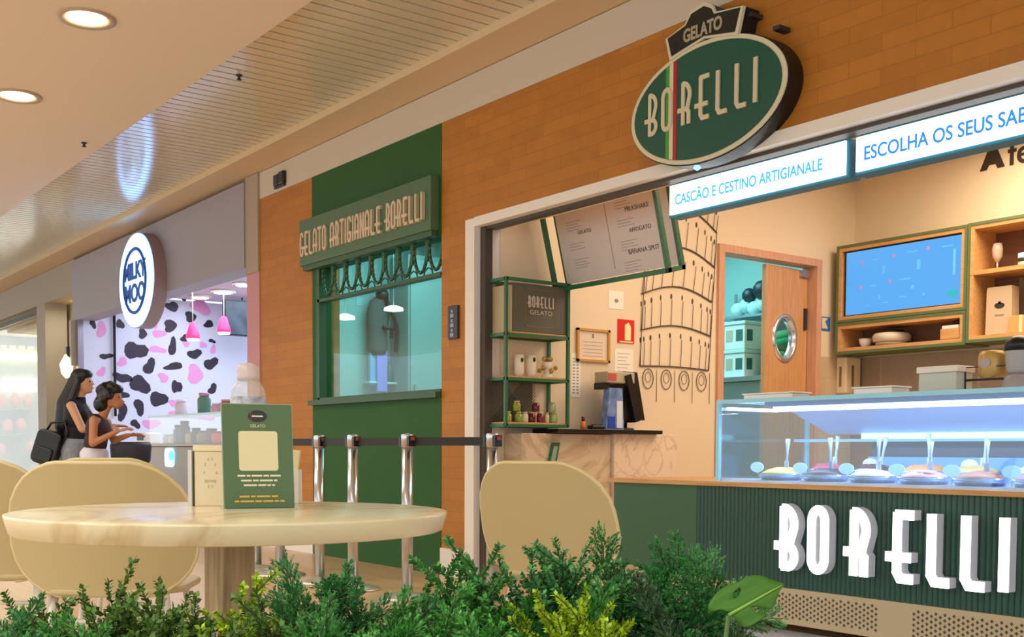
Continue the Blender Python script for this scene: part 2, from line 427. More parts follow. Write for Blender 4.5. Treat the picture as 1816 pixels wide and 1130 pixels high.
def blob(cy, cz, ry, rz, ang, seed):
    rnd = random.Random(seed); n = 14; o = []
    k1, k2 = rnd.uniform(.15, .35), rnd.uniform(0, 6)
    for i in range(n):
        a = 2*PI*i/n; r = 1+k1*math.cos(2*a+k2)+.15*math.cos(3*a+k2*2)
        x, y = ry*r*math.cos(a), rz*r*math.sin(a)
        o.append((cy+x*math.cos(ang)-y*math.sin(ang), cz+x*math.sin(ang)+y*math.cos(ang)))
    return o
# patches seen in the photo (pixel x, y, half width, half height, tilt, colour)
PT = [(225,478,9,7,0,0),(195,525,7,12,0,0),(240,622,15,19,.4,0),(253,592,8,8,0,0),(213,575,6,9,0,0),(265,650,10,13,0,0),(217,670,14,9,.5,0),(248,682,15,17,0,0),
 (281,708,13,15,.3,0),(247,722,9,13,0,0),(217,730,9,14,.3,0),(302,578,13,9,-.3,0),(305,544,12,8,.6,0),(306,615,7,15,0,0),(308,650,17,6,-.1,0),(313,686,7,14,0,0),
 (338,562,11,8,0,0),(345,628,11,9,.2,0),(370,575,9,6,0,0),(374,645,10,12,.4,0),(377,690,8,8,0,0),(328,600,8,6,0,0),(376,605,5,4,0,0),(188,632,9,6,0,0),(182,688,9,7,0,0),
 (218,700,9,7,.4,0),(240,752,7,8,0,0),(280,555,6,9,0,0),(265,775,8,4,0,0),(325,530,6,3,0,0),(165,575,5,7,0,0),(240,560,6,5,0,0),(268,800,10,5,0,0),
 (217,642,9,7,0,1),(180,585,9,12,0,1),(180,660,7,8,0,1),(282,592,10,8,0,1),(279,620,12,7,0,1),(290,670,10,7,0,1),(346,664,16,14,.7,1),(268,752,13,9,.2,1),
 (356,545,16,13,0,1),(360,612,5,7,0,1),(378,620,5,8,0,1),(340,515,14,7,0,1),(392,498,12,8,0,1),(274,575,6,6,0,1),(308,715,10,5,0,1),(363,738,14,9,0,1),(330,610,6,5,0,1),(310,735,10,6,0,1)]
cowb, cowp = MB(), MB()
for k, (px, py, hw, hh, an, c) in enumerate(PT):
    p = onX(px, py, XC)
    if p.y > 6.9 or p.z < .05: continue
    s_ = (p-EYEV).dot(_f)/FPX
    out = blob(p.y, p.z, hw*s_*1.08, hh*s_*1.0, -an, k)
    (cowb if c == 0 else cowp).prism(out, 0, .004, Matrix.Translation((XC, 0, 0)) @ Matrix(((0, 0, 1, 0), (1, 0, 0, 0), (0, 1, 0, 0), (0, 0, 0, 1))))
w_ = struct(cowb, 'wall_black_patches', blk); w_ = struct(cowp, 'wall_pink_patches', pnk)
struct(MB().box(-15.1, -9.8, 7.0, 7.1, 0, 2.9), 'wall_milkshake_back', mat('pale_blue_wall', 'C8DCE6', .6))
struct(MB().box(-9.9, -9.8, F+.3, 7.0, 0, 2.9), 'wall_milkshake_right', mat('pale_blue_wall', 'C8DCE6', .6))
struct(MB().box(-15.1, -9.8, F+.2, 7.0, 2.92, 2.98), 'ceiling_milkshake', mat('pale_pink_ceiling', 'D9CFE6', .6))
# oval neon sign
t = thing('oval_sign', 'glowing oval MILKY MOO sign on the grey fascia', 'sign', (-12.35, F-.10, 2.705))
part(MB().prism(ell(0, 0, .56, .515), 0, .15, frameY(-12.35, F-.02, 2.705)), 'rim', t, mat('sign_rim', '9A7F80', .4))
neon = mat('neon_face', 'FFFFFF', .4, emit=(.10, .42, 1.0), es=3.4)
part(MB().prism(ell(0, 0, .55, .505), 0, .012, frameY(-12.35, F-.17, 2.705)), 'lit_face', t, neon)
part(MB().prism(ell(0, 0, .42, .40), 0, .006, frameY(-12.35, F-.182, 2.70)), 'pale_disc', t, mat('neon_inner', 'FFFFFF', .4, emit=(.24, .55, 1.0), es=2.6))
mb = MB()
P = ell(0, 0, .36, .345, 40)
for a, b in zip(P, P[1:]+P[:1]):
    mb.tube([(-12.35+a[0], F-.19, 2.70+a[1]), (-12.35+b[0], F-.19, 2.70+b[1])], .02, 6)
part(mb, 'dark_ring', t, mat('neon_ink', '0A1F60', .5, emit=(.02, .10, .40), es=.3))
inkb = MATS['neon_ink']
textmesh('upper_word', 'MILKY', .25, inkb, t, (-12.35, F-.194, 2.80), ext=.004, bold=.008)
textmesh('lower_word', 'MOO', .27, inkb, t, (-12.35, F-.194, 2.56), ext=.004, bold=.008)

# pink hanging lamps
pl = mat('pink_lamp', 'F01858', .4, emit=(.95, .05, .22), es=.9); pl2 = mat('pink_lamp_glow', 'FFFFFF', .5, emit=(1, .75, .85), es=1.6)
for k, (px, py, lb) in enumerate(((342, 588, 'small pink pendant lamp hanging in the cow-print shop, left of the two'), (397, 577, 'small pink pendant lamp in the cow-print shop, right one beside the dark screen'))):
    p = onX(px, py, -14.0)
    t = thing('pendant_lamp', lb, 'lamp', p, 0, 'pink pendant lamps')
    part(MB().lathe([(.012, .12), (.04, .10), (.085, -.05), (.09, -.09)], p, 16), 'lamp_shade', t, pl)
    part(MB().lathe([(.08, -.095), (.075, -.115), (.02, -.12)], p, 16), 'diffuser', t, pl2)
    part(MB().tube([p+Vector((0, 0, .11)), (p.x, p.y, 2.92)], .006, 6), 'cord', t, white)
# ceiling spots inside
for k, (px, py, w_, lb) in enumerate(((355, 527, .11, 'left'), (396, 518, .12, 'middle'), (432, 505, .1, 'right'))):
    p = onZ(px, py, 2.90)
    if p.x < -15 or p.y > 6.9: p = Vector((-13.6+k*1.0, 5.4+.2*k, 2.90))
    t = thing('ceiling_spotlight', 'bright round ceiling spot in the cow-print shop, %s of three' % lb, 'light', p, 0, 'cow-print shop ceiling spots')
    part(MB().lathe([(w_+.04, .02), (w_+.04, -.01), (w_, -.012)], p, 20), 'ring', t, white)
    part(MB().lathe([(w_, -.012), (w_*.8, -.02), (.01, -.022)], p, 20), 'glow', t, mat('spot_glow', 'FFFFFF', .5, emit=(1, .95, .9), es=8))
# dark screen on the shop's back wall
p = onX(414, 566, -14.6)
t = thing('wall_screen', 'dark square screen hanging in the cow-print shop near the pink pillar', 'screen', (-14.4, p.y, p.z))
part(MB().box(-14.5, -14.44, p.y-.20, p.y+.35, p.z-.24, p.z+.24), 'housing', t, black)
part(MB().box(-14.44, -14.43, p.y-.18, p.y+.33, p.z-.22, p.z+.22), 'screen', t, mat('screen_dark', '35424E', .3, noise=.5, scale=6))
part(MB().tube([(-14.47, p.y+.07, p.z+.23), (-14.47, p.y+.07, 2.92)], .012, 6), 'mount', t, dkgrey)
# the shop's counter
t = thing('display_counter', 'low grey counter with glass display at the cow-print shop', 'counter', (-12.0, 4.55, 0))
part(MB().box(-13.3, -10.2, 4.28, 4.85, 0, .90), 'body', t, mat('counter_grey', 'A9A39C', .4), .01)
part(MB().box(-13.35, -10.15, 4.25, 4.88, .90, .93), 'counter_top', t, mat('counter_top_grey', 'B9AFA8', .3), .004)
part(MB().box(-12.45, -10.3, 4.30, 4.31, .93, 1.22).box(-12.45, -12.44, 4.31, 4.8, .93, 1.22), 'glass_panel', t, glass_c)
part(MB().box(-12.47, -10.3, 4.29, 4.8, 1.22, 1.235), 'glass_shelf', t, mat('shelf_glass', 'BFDDE0', .15))
t2 = thing('chalk_sign', 'small glowing turquoise sign on front of the grey counter', 'sign', (-11.6, 4.27, .8))
part(MB().prism(rrect(.24, .20, .05), 0, .02, frameY(-11.75, 4.279, .78)), 'plate', t2, mat('teal_glow', '9FE8F0', .4, emit=(.45, .93, 1), es=1.1), label='glowing white and turquoise plate')
part(MB().prism(ell(0, 0, .06, .05, 20), 0, .01, frameY(-11.66, 4.26, .80)), 'badge', t2, mat('teal_bright', '30D8E8', .4, emit=(.15, .85, .95), es=.9))
t = thing('card_terminal', 'white payment terminal on the left end of grey counter', 'terminal', (-13.05, 4.5, .93))
part(MB().box(-13.22, -12.9, 4.4, 4.6, .93, 1.06), 'body', t, white, .02)
part(MB().box(-13.15, -12.95, 4.392, 4.402, .97, 1.03), 'screen', t, dkgrey)
# goods on the counter
cols = ['C9B27A', '6E7F4F', '7A5A46', 'B0542F', 'D94A3A', '54606A', '8A7A5A', 'E3E0D8', 'D3A0B0', '3E5A48']
def jar(name, p, r, h, body, lid, label, cat, group):
    t = thing(name, label, cat, p, 0, group)
    part(MB().lathe([(r*.85, 0), (r, r*.2), (r, h*.7), (r*.7, h*.82), (r*.7, h*.86)], p, 14), 'jar_body', t, body)
    part(MB().lathe([(r*.78, h*.86), (r*.78, h), (.002, h+.002)], p, 14), 'lid', t, lid)
    return t
spots = [('pale cup', -12.3, .055, .10, 'EDEBE5', 'EDEBE5'), ('white cup', -12.12, .055, .10, 'F2F0EA', 'DADAD6'), ('olive pot', -11.95, .06, .20, '77774A', '3E4A30'),
 ('tall brown jar', -11.78, .06, .24, '5D4A38', '3A2E24'), ('yellow tub', -11.63, .05, .12, 'C9B04A', '8A7A3A'), ('dark tin', -11.45, .06, .16, '4E4638', '2E2A22'), ('tan tub', -11.25, .07, .13, '9A8258', '6A5A3C'),
 ('brown tub', -11.03, .07, .15, '7A5038', '50301E'), ('red tub', -10.85, .07, .12, 'E04A40', 'A03028')]
for nm, x, r, h, c1, c2 in spots:
    jar('dessert_jar', Vector((x, 4.45, .931)), r, h, mat('jar_'+c1, c1, .4), mat('jar_'+c2, c2, .4), '%s in the cow-print shop counter display' % nm, 'jar', 'jars in the cow-print shop display')
for nm, x, r, h, c1, c2 in [('pale pink cup', -12.0, .07, .17, 'E3CFD8', 'F0E4EA'), ('pink and green carton', -11.35, .07, .22, '5E8A7A', 'E08AB0'), ('pink tub', -11.02, .06, .10, 'D9A9B4', 'E8C8D0'), ('red striped tub', -10.72, .09, .13, 'B86A70', 'D9A0A6')]:
    jar('dessert_cup', Vector((x, 4.5, 1.236)), r, h, mat('cup_'+c1, c1, .4), mat('cup_'+c2, c2, .4), '%s on the glass shelf in the cow-print shop' % nm, 'cup', 'cups on the cow-print shop shelf')
# dark cable / post in front of the cow wall
o = MB().tube([(XC+.05, onX(203, 600, XC+.05).y, 2.9), (XC+.05, onX(203, 600, XC+.05).y, 1.3)], .018, 8).build('hanging_cable', blackm)
tag(o, 'thin dark vertical cable hanging in front of the cow-print wall', 'cable')

# ------------------------------------------------------------------ far left: passage column and jewellery-like shop
beige = mat('beige_wall', 'C9B891', .6)
mb = MB().box(-17.2, -16.75, F, F+.3, 0, 3.0).box(-26, -15.28, F-.005, F+.2, 2.92, 3.345)
struct(mb, 'wall_far_left', mat('grey_beige_wall', 'A9A091', .6))
mb = MB().box(-17.2, -16.2, F+.35, F+.45, 0, 3.0).box(-16.75, -15.2, 4.9, 5.0, 0, 3.0)
struct(mb, 'wall_passage', beige)
struct(MB().box(-16.75, -15.2, F+.2, 4.9, 2.93, 2.99), 'ceiling_passage', cream)
struct(MB().box(-16.72, -16.66, 4.86, 4.9, 0, 2.12).box(-16.72, -15.22, 4.86, 4.9, 2.06, 2.12), 'trim_6', mat('door_trim_dark', '4D4538', .5))
struct(MB().box(-16.66, -15.22, 4.87, 4.895, 0, 2.06), 'door_1', mat('beige_door', 'BFB491', .5))
struct(MB().box(-15.28, -15.2, F-.08, F+.6, 1.95, 2.54), 'wall_side_return', mat('white_grey_return', 'B9B4AC', .5))
struct(MB().box(-15.2, -15.1, F-.02, F+.05, 0, 2.535), 'wall_mirror_return', mat('mirror_return', '9A93A0', .25, .5))
p = Vector((-15.3, 4.2, 1.95))
t = thing('wall_lantern', 'small glowing yellow wall lantern beside the cow-print shop', 'lamp', p)
part(MB().lathe([(.02, .15), (.09, .02), (.07, -.10), (.02, -.16)], p, 8), 'glass_shade', t, mat('lantern_glow', 'FFE9A0', .4, emit=(1, .82, .42), es=1.6))
part(MB().box(-15.33, -15.27, 4.2, 4.24, 1.9, 2.2), 'bracket', t, dkgrey)
# far shop
fs = mat('far_shop_wall', 'A9AE98', .5)
struct(MB().box(-26, -17.2, 7.0, 7.1, 0, 2.92).box(-26, -25.9, F, 7, 0, 2.92).box(-17.2, -17.1, F+.3, 7, 0, 2.92), 'wall_far_shop', fs)
struct(MB().box(-26, -17.2, F+.2, 7, 2.92, 2.98), 'ceiling_far_shop', cream)
struct(MB().box(-26, -17.2, F+.02, F+.08, 2.83, 2.87), 'trim_7', mat('dark_rail', '2E2A24', .5))
struct(MB().box(-26, -17.2, F+.1, F+.106, 0, 2.83), 'window_2', glass_c)
XS = -22
t = thing('display_case', 'tall lit display wall in the far left shop', 'display', (XS, 5.6, 0))
part(MB().box(XS-.1, XS, F+.3, 7, 0, 2.9), 'back_panel', t, mat('display_back', '9FB0A0', .4))
for (y0, y1, c) in ((520, 0, 0),):
    pass
pA = onX(30, 625, XS); pB = onX(30, 640, XS)
part(MB().box(XS, XS+.12, F+.35, 6.9, pB.z, pA.z), 'light_strip', t, mat('yellow_strip', 'FFE9A0', .4, emit=(1, .86, .45), es=2.2))
mb = MB()
for k, px in enumerate((-10, 6, 22, 38, 54)):
    q = onX(px, 560, XS+.05); mb.box(XS, XS+.06, q.y-.045, q.y+.045, pA.z+.05, 2.75)
part(mb, 'panel_strips', t, mat('panel_white', 'E8DEC8', .5, emit=(1, .9, .7), es=.25))
mb = MB()
for py in (675, 691):
    for px in (-12, 15, 38, 58):
        q = onX(px, py, XS+.1); mb.box(XS, XS+.1, q.y-.07, q.y+.07, q.z-.035, q.z+.035)
part(mb, 'shelf_lights', t, mat('shelf_light', 'FFFFFF', .5, emit=(1, .97, .8), es=2.4))
ped = mat('peach_ceramic', 'E39A72', .5)
for k, (px, py) in enumerate(((5, 713), (27, 711), (49, 712), (14, 757), (37, 755), (55, 795), (2, 800))):
    q = onX(px, py, XS+.3)
    o = MB().lathe([(.03, -.15), (.08, -.05), (.095, .05), (.05, .12), (.03, .14)], (0, 0, 0), 10).build('wall_ornament', ped, loc=(0, 0, 0)); o.location = q
    tag(o, 'peach ornament in the far left shop display, %s' % ['top row, leftmost', 'top row, middle', 'top row, right', 'second row, left', 'second row, right', 'low by the glass ramp', 'lowest at the frame edge'][k], 'ornament', 'peach ornaments in the far shop')
    o2 = MB().box(XS, XS+.45, q.y-.12, q.y+.12, q.z-.16, q.z-.14).build('small_shelf', mat('glass_green_shelf', '8FA898', .3), t); o2.location = -t.location; 
q = onX(45, 790, XS+2)
t = thing('glass_showcase', 'low grey sloped showcase in the far left shop', 'showcase', (-20, 5.2, 0))
part(MB().prism([(4.6, 0), (5.9, 0), (5.9, 1.05), (5.2, .95)], -.25, .25, Matrix.Translation((-20, 0, 0)) @ Matrix(((0, 0, 1, 0), (1, 0, 0, 0), (0, 1, 0, 0), (0, 0, 0, 1)))), 'body', t, mat('showcase_grey', '7A7468', .4))
part(MB().box(-20.24, -19.76, 5.25, 5.9, 1.06, 1.08), 'glass_top', t, mat('glass_green_shelf', '8FA898', .3))

# ================================================================== CEILING LIGHTS
def downlight(p, label):
    t = thing('downlight', label, 'ceiling light', p, 0, 'round downlights in the smooth ceiling')
    mb = MB(); r0, r1 = .165, .115; seg = 36
    mb.loft([[Vector(p)+Vector((r*math.cos(2*PI*k/seg), r*math.sin(2*PI*k/seg), z)) for k in range(seg)] for r, z in ((r0, .002), (r0, -.008), (r1+.02, -.008), (r1, -.004), (r1, .03))], cap=False)
    part(mb, 'trim_ring', t, mat('downlight_ring', 'B9A284', .4))
    part(MB().lathe([(.114, .03), (.10, -.006), (.06, -.012), (.005, -.014)], p, 32), 'lamp_lens', t, lamp_m)
    return t
a = downlight(Vector((-6.76, 1.995, 3.348)), 'bright round recessed downlight in the smooth ceiling, the nearer and higher one')
b = downlight(Vector((-8.52, 2.03, 3.348)), 'bright round recessed downlight at the left picture edge, the farther one')
for x, y in ((-6.76, 1.995), (-8.52, 2.03)):
    lamp('downlight_beam', 'AREA', (x, y, 3.32), 9, (1, .85, .62), .2, spread=150)
for px, py, Z, lb in ((149, 253, 3.35, 'tiny dark sprinkler head in the smooth ceiling'), (424, 133, ZC, 'tiny dark sprinkler head in the slatted ceiling')):
    p = onZ(px, py, Z)
    t = thing('sprinkler', lb, 'sprinkler', p)
    part(MB().lathe([(.022, 0), (.022, -.006), (.01, -.01), (.01, -.03), (.02, -.032), (.004, -.036)], p, 10), 'head', t, dkgrey)
# small black camera on cream fascia
p = onY(498, 318, F)
t = thing('fascia_spotlight', 'small black twin fitting on the cream fascia above left brick', 'fitting', (p.x, F-.03, p.z))
part(MB().box(p.x-.11, p.x-.02, F-.025, F, p.z-.05, p.z+.05), 'left_head', t, dkgrey, .01)
part(MB().box(p.x+.01, p.x+.11, F-.035, F, p.z-.055, p.z+.055), 'right_head', t, black, .01)
part(MB().box(p.x-.1, p.x+.1, F-.02, F, p.z-.07, p.z-.055), 'bracket', t, dkgrey)
# restroom style plaque on the right brick pilaster
t = thing('wall_plaque', 'dark blue-grey pictogram plaque on the narrow brick pilaster', 'sign', (-6.40, F, 1.74))
part(MB().box(-6.455, -6.34, F-.02, F, 1.625, 1.85), 'plate', t, mat('plaque_blue', '2F3644', .4), .004)
mb = MB()
for zz in (1.80, 1.735, 1.67): mb.prism(ell(-6.40, zz+.012, .012, .012, 12), 0, .003, frameY(0, F-.02, 0)); mb.box(-6.42, -6.38, F-.023, F-.02, zz-.03, zz-.005)
part(mb, 'pictogram', t, mat('plaque_grey', '9AA0A8', .5))

# ================================================================== OVAL BORELLI SIGN
KO = 1.0194
def kx(x): return x*KO
def kz(z): return .87+(z-.87)*KO
ox, oz, rx, rz_ = kx(-3.935), kz(2.585), .515*KO, .29*KO
t = thing('oval_sign', 'large green oval BORELLI sign with black GELATO banner on the brick', 'sign', (ox, F, oz))
yf = 4.20
part(MB().prism(ell(0, 0, rx+.006, rz_+.006, 64), 0, F-yf-.012, frameY(ox, F-.002, oz)), 'casing', t, sign_black)
part(MB().prism(ell(0, 0, rx, rz_, 64), 0, .008, frameY(ox, yf+.008, oz)), 'white_rim', t, sign_white)
part(MB().prism(ell(0, 0, rx-.028, rz_-.022, 64), 0, .004, frameY(ox, yf, oz)), 'face', t, sign_green)
ys = yf-.004
for k, (x0, m_) in enumerate(((-4.19, mat('stripe_green', '3F9A2F', .4)), (-4.164, sign_white), (-4.138, mat('stripe_red', 'A81F24', .4)))):
    x0 = kx(x0)
    hz = lambda x: (rz_-.024)*math.sqrt(max(0, 1-((x-ox)/(rx-.03))**2))
    part(MB().prism([(x0, oz-hz(x0)), (x0+.0265, oz-hz(x0+.0265)), (x0+.0265, oz+hz(x0+.0265)), (x0, oz+hz(x0))], 0, .002, frameY(0, ys, 0)), 'stripe', t, m_, label=('green', 'white', 'red')[k]+' stripe')
mb = MB()
deco(mb, 'BORELLI', .209, .055, .003, .1, frameY(0, ys-.002, kz(2.498)), [kx(v) for v in (-4.325, -4.215, -4.085, -3.965, -3.845, -3.725, -3.61)])
part(mb, 'lettering', t, mat('sign_letter_cream', 'D3C9A8', .5))
ban = [(kx(x), kz(z)) for x, z in [(-4.165, 2.84), (-4.195, 2.955), (-4.06, 2.99), (-4.02, 3.045), (-3.93, 3.06), (-3.88, 3.03), (-3.86, 2.99), (-3.68, 2.965), (-3.715, 2.84), (-3.93, 2.885)]]
part(MB().prism(ban, 0, .02, frameY(0, yf+.012, 0)), 'banner_rim', t, sign_white)
cxb, czb = kx(-3.93), kz(2.94)
part(MB().prism([(cxb+(x-cxb)*.93, czb+(z-czb)*.82) for x, z in ban], 0, .004, frameY(0, yf-.008, 0)), 'banner_face', t, sign_black)
part(MB().prism([(x+.004, z-.002) for x, z in ban], 0, .09, frameY(0, F-.008, 0)), 'banner_casing', t, sign_black)
textmesh('banner_word', 'GELATO', .088, mat('banner_letter', 'A89F84', .4), t, (kx(-3.935), yf-.014, kz(2.925)), ext=.002, sx=.78, bold=.003)
part(MB().box(-3.78, -3.73, yf+.03, F-.005, 2.96, 2.98), 'upper_bracket', t, dkgrey)
part(MB().box(-3.60, -3.56, yf+.03, F-.005, 2.85, 2.87), 'lower_bracket', t, dkgrey)
part(MB().lathe([(.014, 0), (.02, -.014), (.006, -.025)], (kx(-4.0), yf+.03, oz-rz_-.003), 12), 'sensor_tip', t, mat('blue_led', '6FA8FF', .3, emit=(.3, .55, 1), es=1.2))

# ================================================================== LIGHT BOXES
def lightbox(x0, x1, txt, m_, label, tsz, sx):
    t = thing('lightbox_sign', label, 'sign', ((x0+x1)/2, 4.50, 2.16), 0, 'white lightboxes over the counter')
    part(MB().box(x0, x1, 4.46, 4.55, 2.15, 2.33), 'housing', t, mat('teal_housing', '1F7FA0', .4), .003)
    part(MB().box(x0+.012, x1-.018, 4.45, 4.461, 2.165, 2.322), 'lit_panel', t, lightbox_m)
    o = textmesh('lettering', txt, tsz, m_, t, (x0+.055, 4.447, 2.236), ext=.001, sx=sx, bold=.0014, align='LEFT')
    for xx in (x0+.15, x1-.15): part(MB().tube([(xx, 4.5, 2.33), (xx, 4.5, 3.29)], .004, 6), 'cable', t, chrome)
    return t
lightbox(-4.505, -3.325, 'CASCÃO E CESTINO ARTIGIANALE', cyan_txt, 'white lightbox reading CASCÃO E CESTINO ARTIGIANALE, the left one', .078, .80)
lightbox(-3.295, -2.05, 'ESCOLHA OS SEUS SABORES', blue_txt, 'white lightbox reading ESCOLHA OS SEUS SABORES, the right one', .088, .86)

# ================================================================== MENU BOARD
tx = R_(14.5)
bx0, bx1, by, bz0, hgt = -6.03, -4.95, 4.90, 1.965, .66
Mb = Matrix.Translation((0, by, bz0)) @ Matrix.Rotation(tx, 4, 'X')
t = thing('menu_board', 'tilted white menu board in a green metal frame hanging over the cash desk', 'menu board', ((bx0+bx1)/2, by, bz0))
g = .014; dp = .12
def bar(mb, a, b): mb.box(min(a[0], b[0])-g, max(a[0], b[0])+g, min(a[1], b[1])-g, max(a[1], b[1])+g, min(a[2], b[2])-g, max(a[2], b[2])+g, Mb)
mb = MB()
for y in (0,):
    bar(mb, (bx0, y, 0), (bx1, y, 0)); bar(mb, (bx0, y, hgt), (bx1, y, hgt)); bar(mb, (bx0, y, 0), (bx0, y, hgt)); bar(mb, (bx1, y, 0), (bx1, y, hgt))
part(mb, 'front_frame', t, green_fr)
mb = MB(); y = dp
bar(mb, (bx0, y, 0), (bx1, y, 0)); bar(mb, (bx0, y, hgt), (bx1, y, hgt)); bar(mb, (bx0, y, 0), (bx0, y, hgt)); bar(mb, (bx1, y, 0), (bx1, y, hgt))
for x in (bx0, bx1):
    bar(mb, (x, 0, 0), (x, dp, 0)); bar(mb, (x, 0, hgt), (x, dp, hgt))
part(mb, 'rear_frame', t, green_fr)
pn = part(MB().box(bx0+.01, bx1-.01, dp-.02, dp+.012, .02, hgt-.01, Mb), 'panel', t, mat('menu_panel', 'DDD4CF', .45))
Mt = Mb @ Matrix.Translation((0, dp-.022, 0)) @ FY
ink = mat('menu_ink', '6B625C', .6); inkl = mat('menu_ink_light', 'A79C94', .6)
def plocal(u, v): return Mt @ Vector((bx0+u*(bx1-bx0), v*hgt, 0))
RT = Matrix.Rotation(tx, 4, 'X') @ FY
for (u, v, s_, w_, tx_) in ((.22, .76, .04, .2, 'CAFFÈ'), (.26, .52, .036, .2, 'GELATO'), (.80, .84, .036, .2, 'DOLCI'), (.74, .63, .042, .2, 'MILKSHAKE'), (.74, .43, .038, .2, 'AFFOGATO'), (.74, .23, .042, .2, 'BANANA SPLIT')):
    p = plocal(u, v); textmesh('menu_heading', tx_, s_, ink, pn, p, RT, ext=.0006)
mb = MB()
for (u, v, n_) in ((.10, .64, 4), (.10, .42, 3), (.12, .26, 4), (.56, .74, 4), (.56, .54, 3), (.56, .34, 4), (.56, .14, 4)):
    for k in range(n_):
        u1 = u+.14-.03*(k % 2)
        mb.box(bx0+u*(bx1-bx0), bx0+u1*(bx1-bx0), dp-.0215, dp-.02, (v-k*.028)*hgt-.002, (v-k*.028)*hgt+.002, Mb)
mb.box(bx0+.47*(bx1-bx0), bx0+.475*(bx1-bx0), dp-.0215, dp-.02, .1*hgt, .8*hgt, Mb)
part(mb, 'menu_lines', pn, inkl)
part(MB().prism(ell(0, 0, .055, .035, 24), 0, .002, Mt @ Matrix.Translation((bx0+.22*(bx1-bx0), .90*hgt, 0))), 'menu_emblem', pn, sign_black)
for x in (bx0+.1, bx1-.1):
    a_ = Mb @ Vector((x, dp, hgt)); part(MB().tube([a_, (a_.x, a_.y, 3.29)], .005, 6), 'cable', t, chrome)

# ================================================================== SHELF UNIT
y0, y1, xf, xb = 4.40, 4.925, -5.93, XW+.004
g = .010
t = thing('shelf_unit', 'green metal wall shelf with wooden boards just inside the shop opening', 'shelf', ((xf+xb)/2, (y0+y1)/2, 1.03))
mb = MB()
for x in (xb+g, xf):
    for y in (y0, y1): mb.box(x-g, x+g, y-g, y+g, 1.03, 2.0)
for z in (1.035, 1.34, 1.63, 1.99):
    for y in (y0, y1): mb.box(xb, xf, y-g, y+g, z-g, z+g)
    mb.box(xf-g, xf+g, y0, y1, z-g, z+g); mb.box(xb, xb+2*g, y0, y1, z-g, z+g)
part(mb, 'frame', t, green_fr)
for z in (1.035, 1.34, 1.63): part(MB().box(xb+.01, xf-.004, y0+.01, y1-.01, z+.006, z+.022), 'board', t, wood_tan)
mb = MB()
for k in range(22):
    a_ = y0+.02+k*.022
    for s_ in (1, -1):
        z_a, z_b = 1.06, 1.33
        ya, yb2 = (a_, a_+s_*.27)
        if yb2 > y1-.12: zb_ = z_a+(y1-.12-ya); yb2 = y1-.12
        elif yb2 < y0: zb_ = z_a+(ya-y0); yb2 = y0
        else: zb_ = z_b
        if abs(yb2-ya) > .01 and zb_ <= z_b+.001 and ya < y1-.12: mb.tube([(xb+.012, ya, z_a), (xb+.012, yb2, zb_)], .0016, 4)
part(mb, 'mesh_back', t, mat('mesh_dark_green', '3A4A3A', .5))
part(MB().box(xb+.002, xb+.006, y0+.02, y1-.14, 1.05, 1.335), 'mesh_panel', t, mat('mesh_panel_brown', '7D7364', .7))  # plain grey-brown sheet behind the wire mesh
# printed box on top shelf
t = thing('product_box', 'large dark olive carton printed BORELLI on the top of the green shelf', 'box', (-6.03, 4.66, 1.655))
part(MB().box(xb+.012, xf-.006, y0+.06, y1-.008, 1.653, 1.97), 'carton', t, mat('olive_card', '5C5A4C', .5), .003)
fr_ = MB(); fz0, fz1, fy0, fy1 = 1.69, 1.94, 4.56, 4.83
for (a_, b_, c_, d_) in ((fy0, fy1, fz0, fz0+.006), (fy0, fy1, fz1-.006, fz1), (fy0, fy0+.006, fz0, fz1), (fy1-.006, fy1, fz0, fz1)): fr_.box(xf-.006, xf-.0045, a_, b_, c_, d_)
part(fr_, 'printed_border', t, mat('border_brown', '7A684C', .5))
mb = MB(); wd = deco(MB(), 'BORELLI', .07, .07, .001, .2)
deco(mb, 'BORELLI', .07, .07, .002, .2, frameX(xf-.005, 4.585, 1.82) @ Matrix.Diagonal((.225/wd, 1, 1, 1)))
part(mb, 'lettering', t, mat('box_letter', 'C9BDB0', .5))
textmesh('small_lettering', 'GELATO', .042, MATS['box_letter'], t, (xf-.0045, 4.695, 1.785), '+X', ext=.001, sx=1.2)
part(MB().box(xb+.012, xf-.01, y0+.015, y0+.058, 1.653, 1.95), 'side_wrap', t, mat('pale_wrap', 'B8A684', .35))
# round cards on the middle shelf
for k, (yy, zz, r) in enumerate(((4.60, 1.475, .032), (4.70, 1.482, .036))):
    t = thing('round_pot', 'round cream pot with a dark motif on the middle shelf, %s' % ('left one' if k == 0 else 'right one'), 'pot', (-6.05, yy, 1.362), 0, 'cream pots on the shelf')
    part(MB().lathe([(r*.7, 0), (r, .03), (r*1.05, .11), (r*.95, .15)], (-6.05, yy, 1.362), 18), 'pot', t, mat('pot_cream', 'EFE4CC', .4))
    part(MB().prism(ell(yy, zz, .012, .016, 12), 0, .002, frameX(-6.05+r*1.04, 0, 0)), 'motif', t, dkgrey)
goldm = mat('gilt', 'B59A4A', .35, .3)
p = Vector((-6.02, 4.82, 1.362))
t = thing('gilt_ornament', 'gold and white ornament on the middle shelf, right end', 'ornament', p)
part(MB().lathe([(.045, 0), (.04, .02), (.012, .035), (.03, .06), (.042, .09), (.03, .11)], p, 14), 'cup', t, mat('pot_cream', 'EFE4CC', .4))
mb = MB()
for a_ in range(0, 360, 60): mb.ball(p+Vector((.045*math.cos(R_(a_)), .06*math.sin(R_(a_)), .05+.02*(a_ % 120 > 0))), .016, 8)
for a_ in range(0, 360, 90): mb.ball(p+Vector((.02*math.cos(R_(a_)), .03*math.sin(R_(a_)), .13)), .016, 8)
part(mb, 'gilt_knobs', t, goldm)
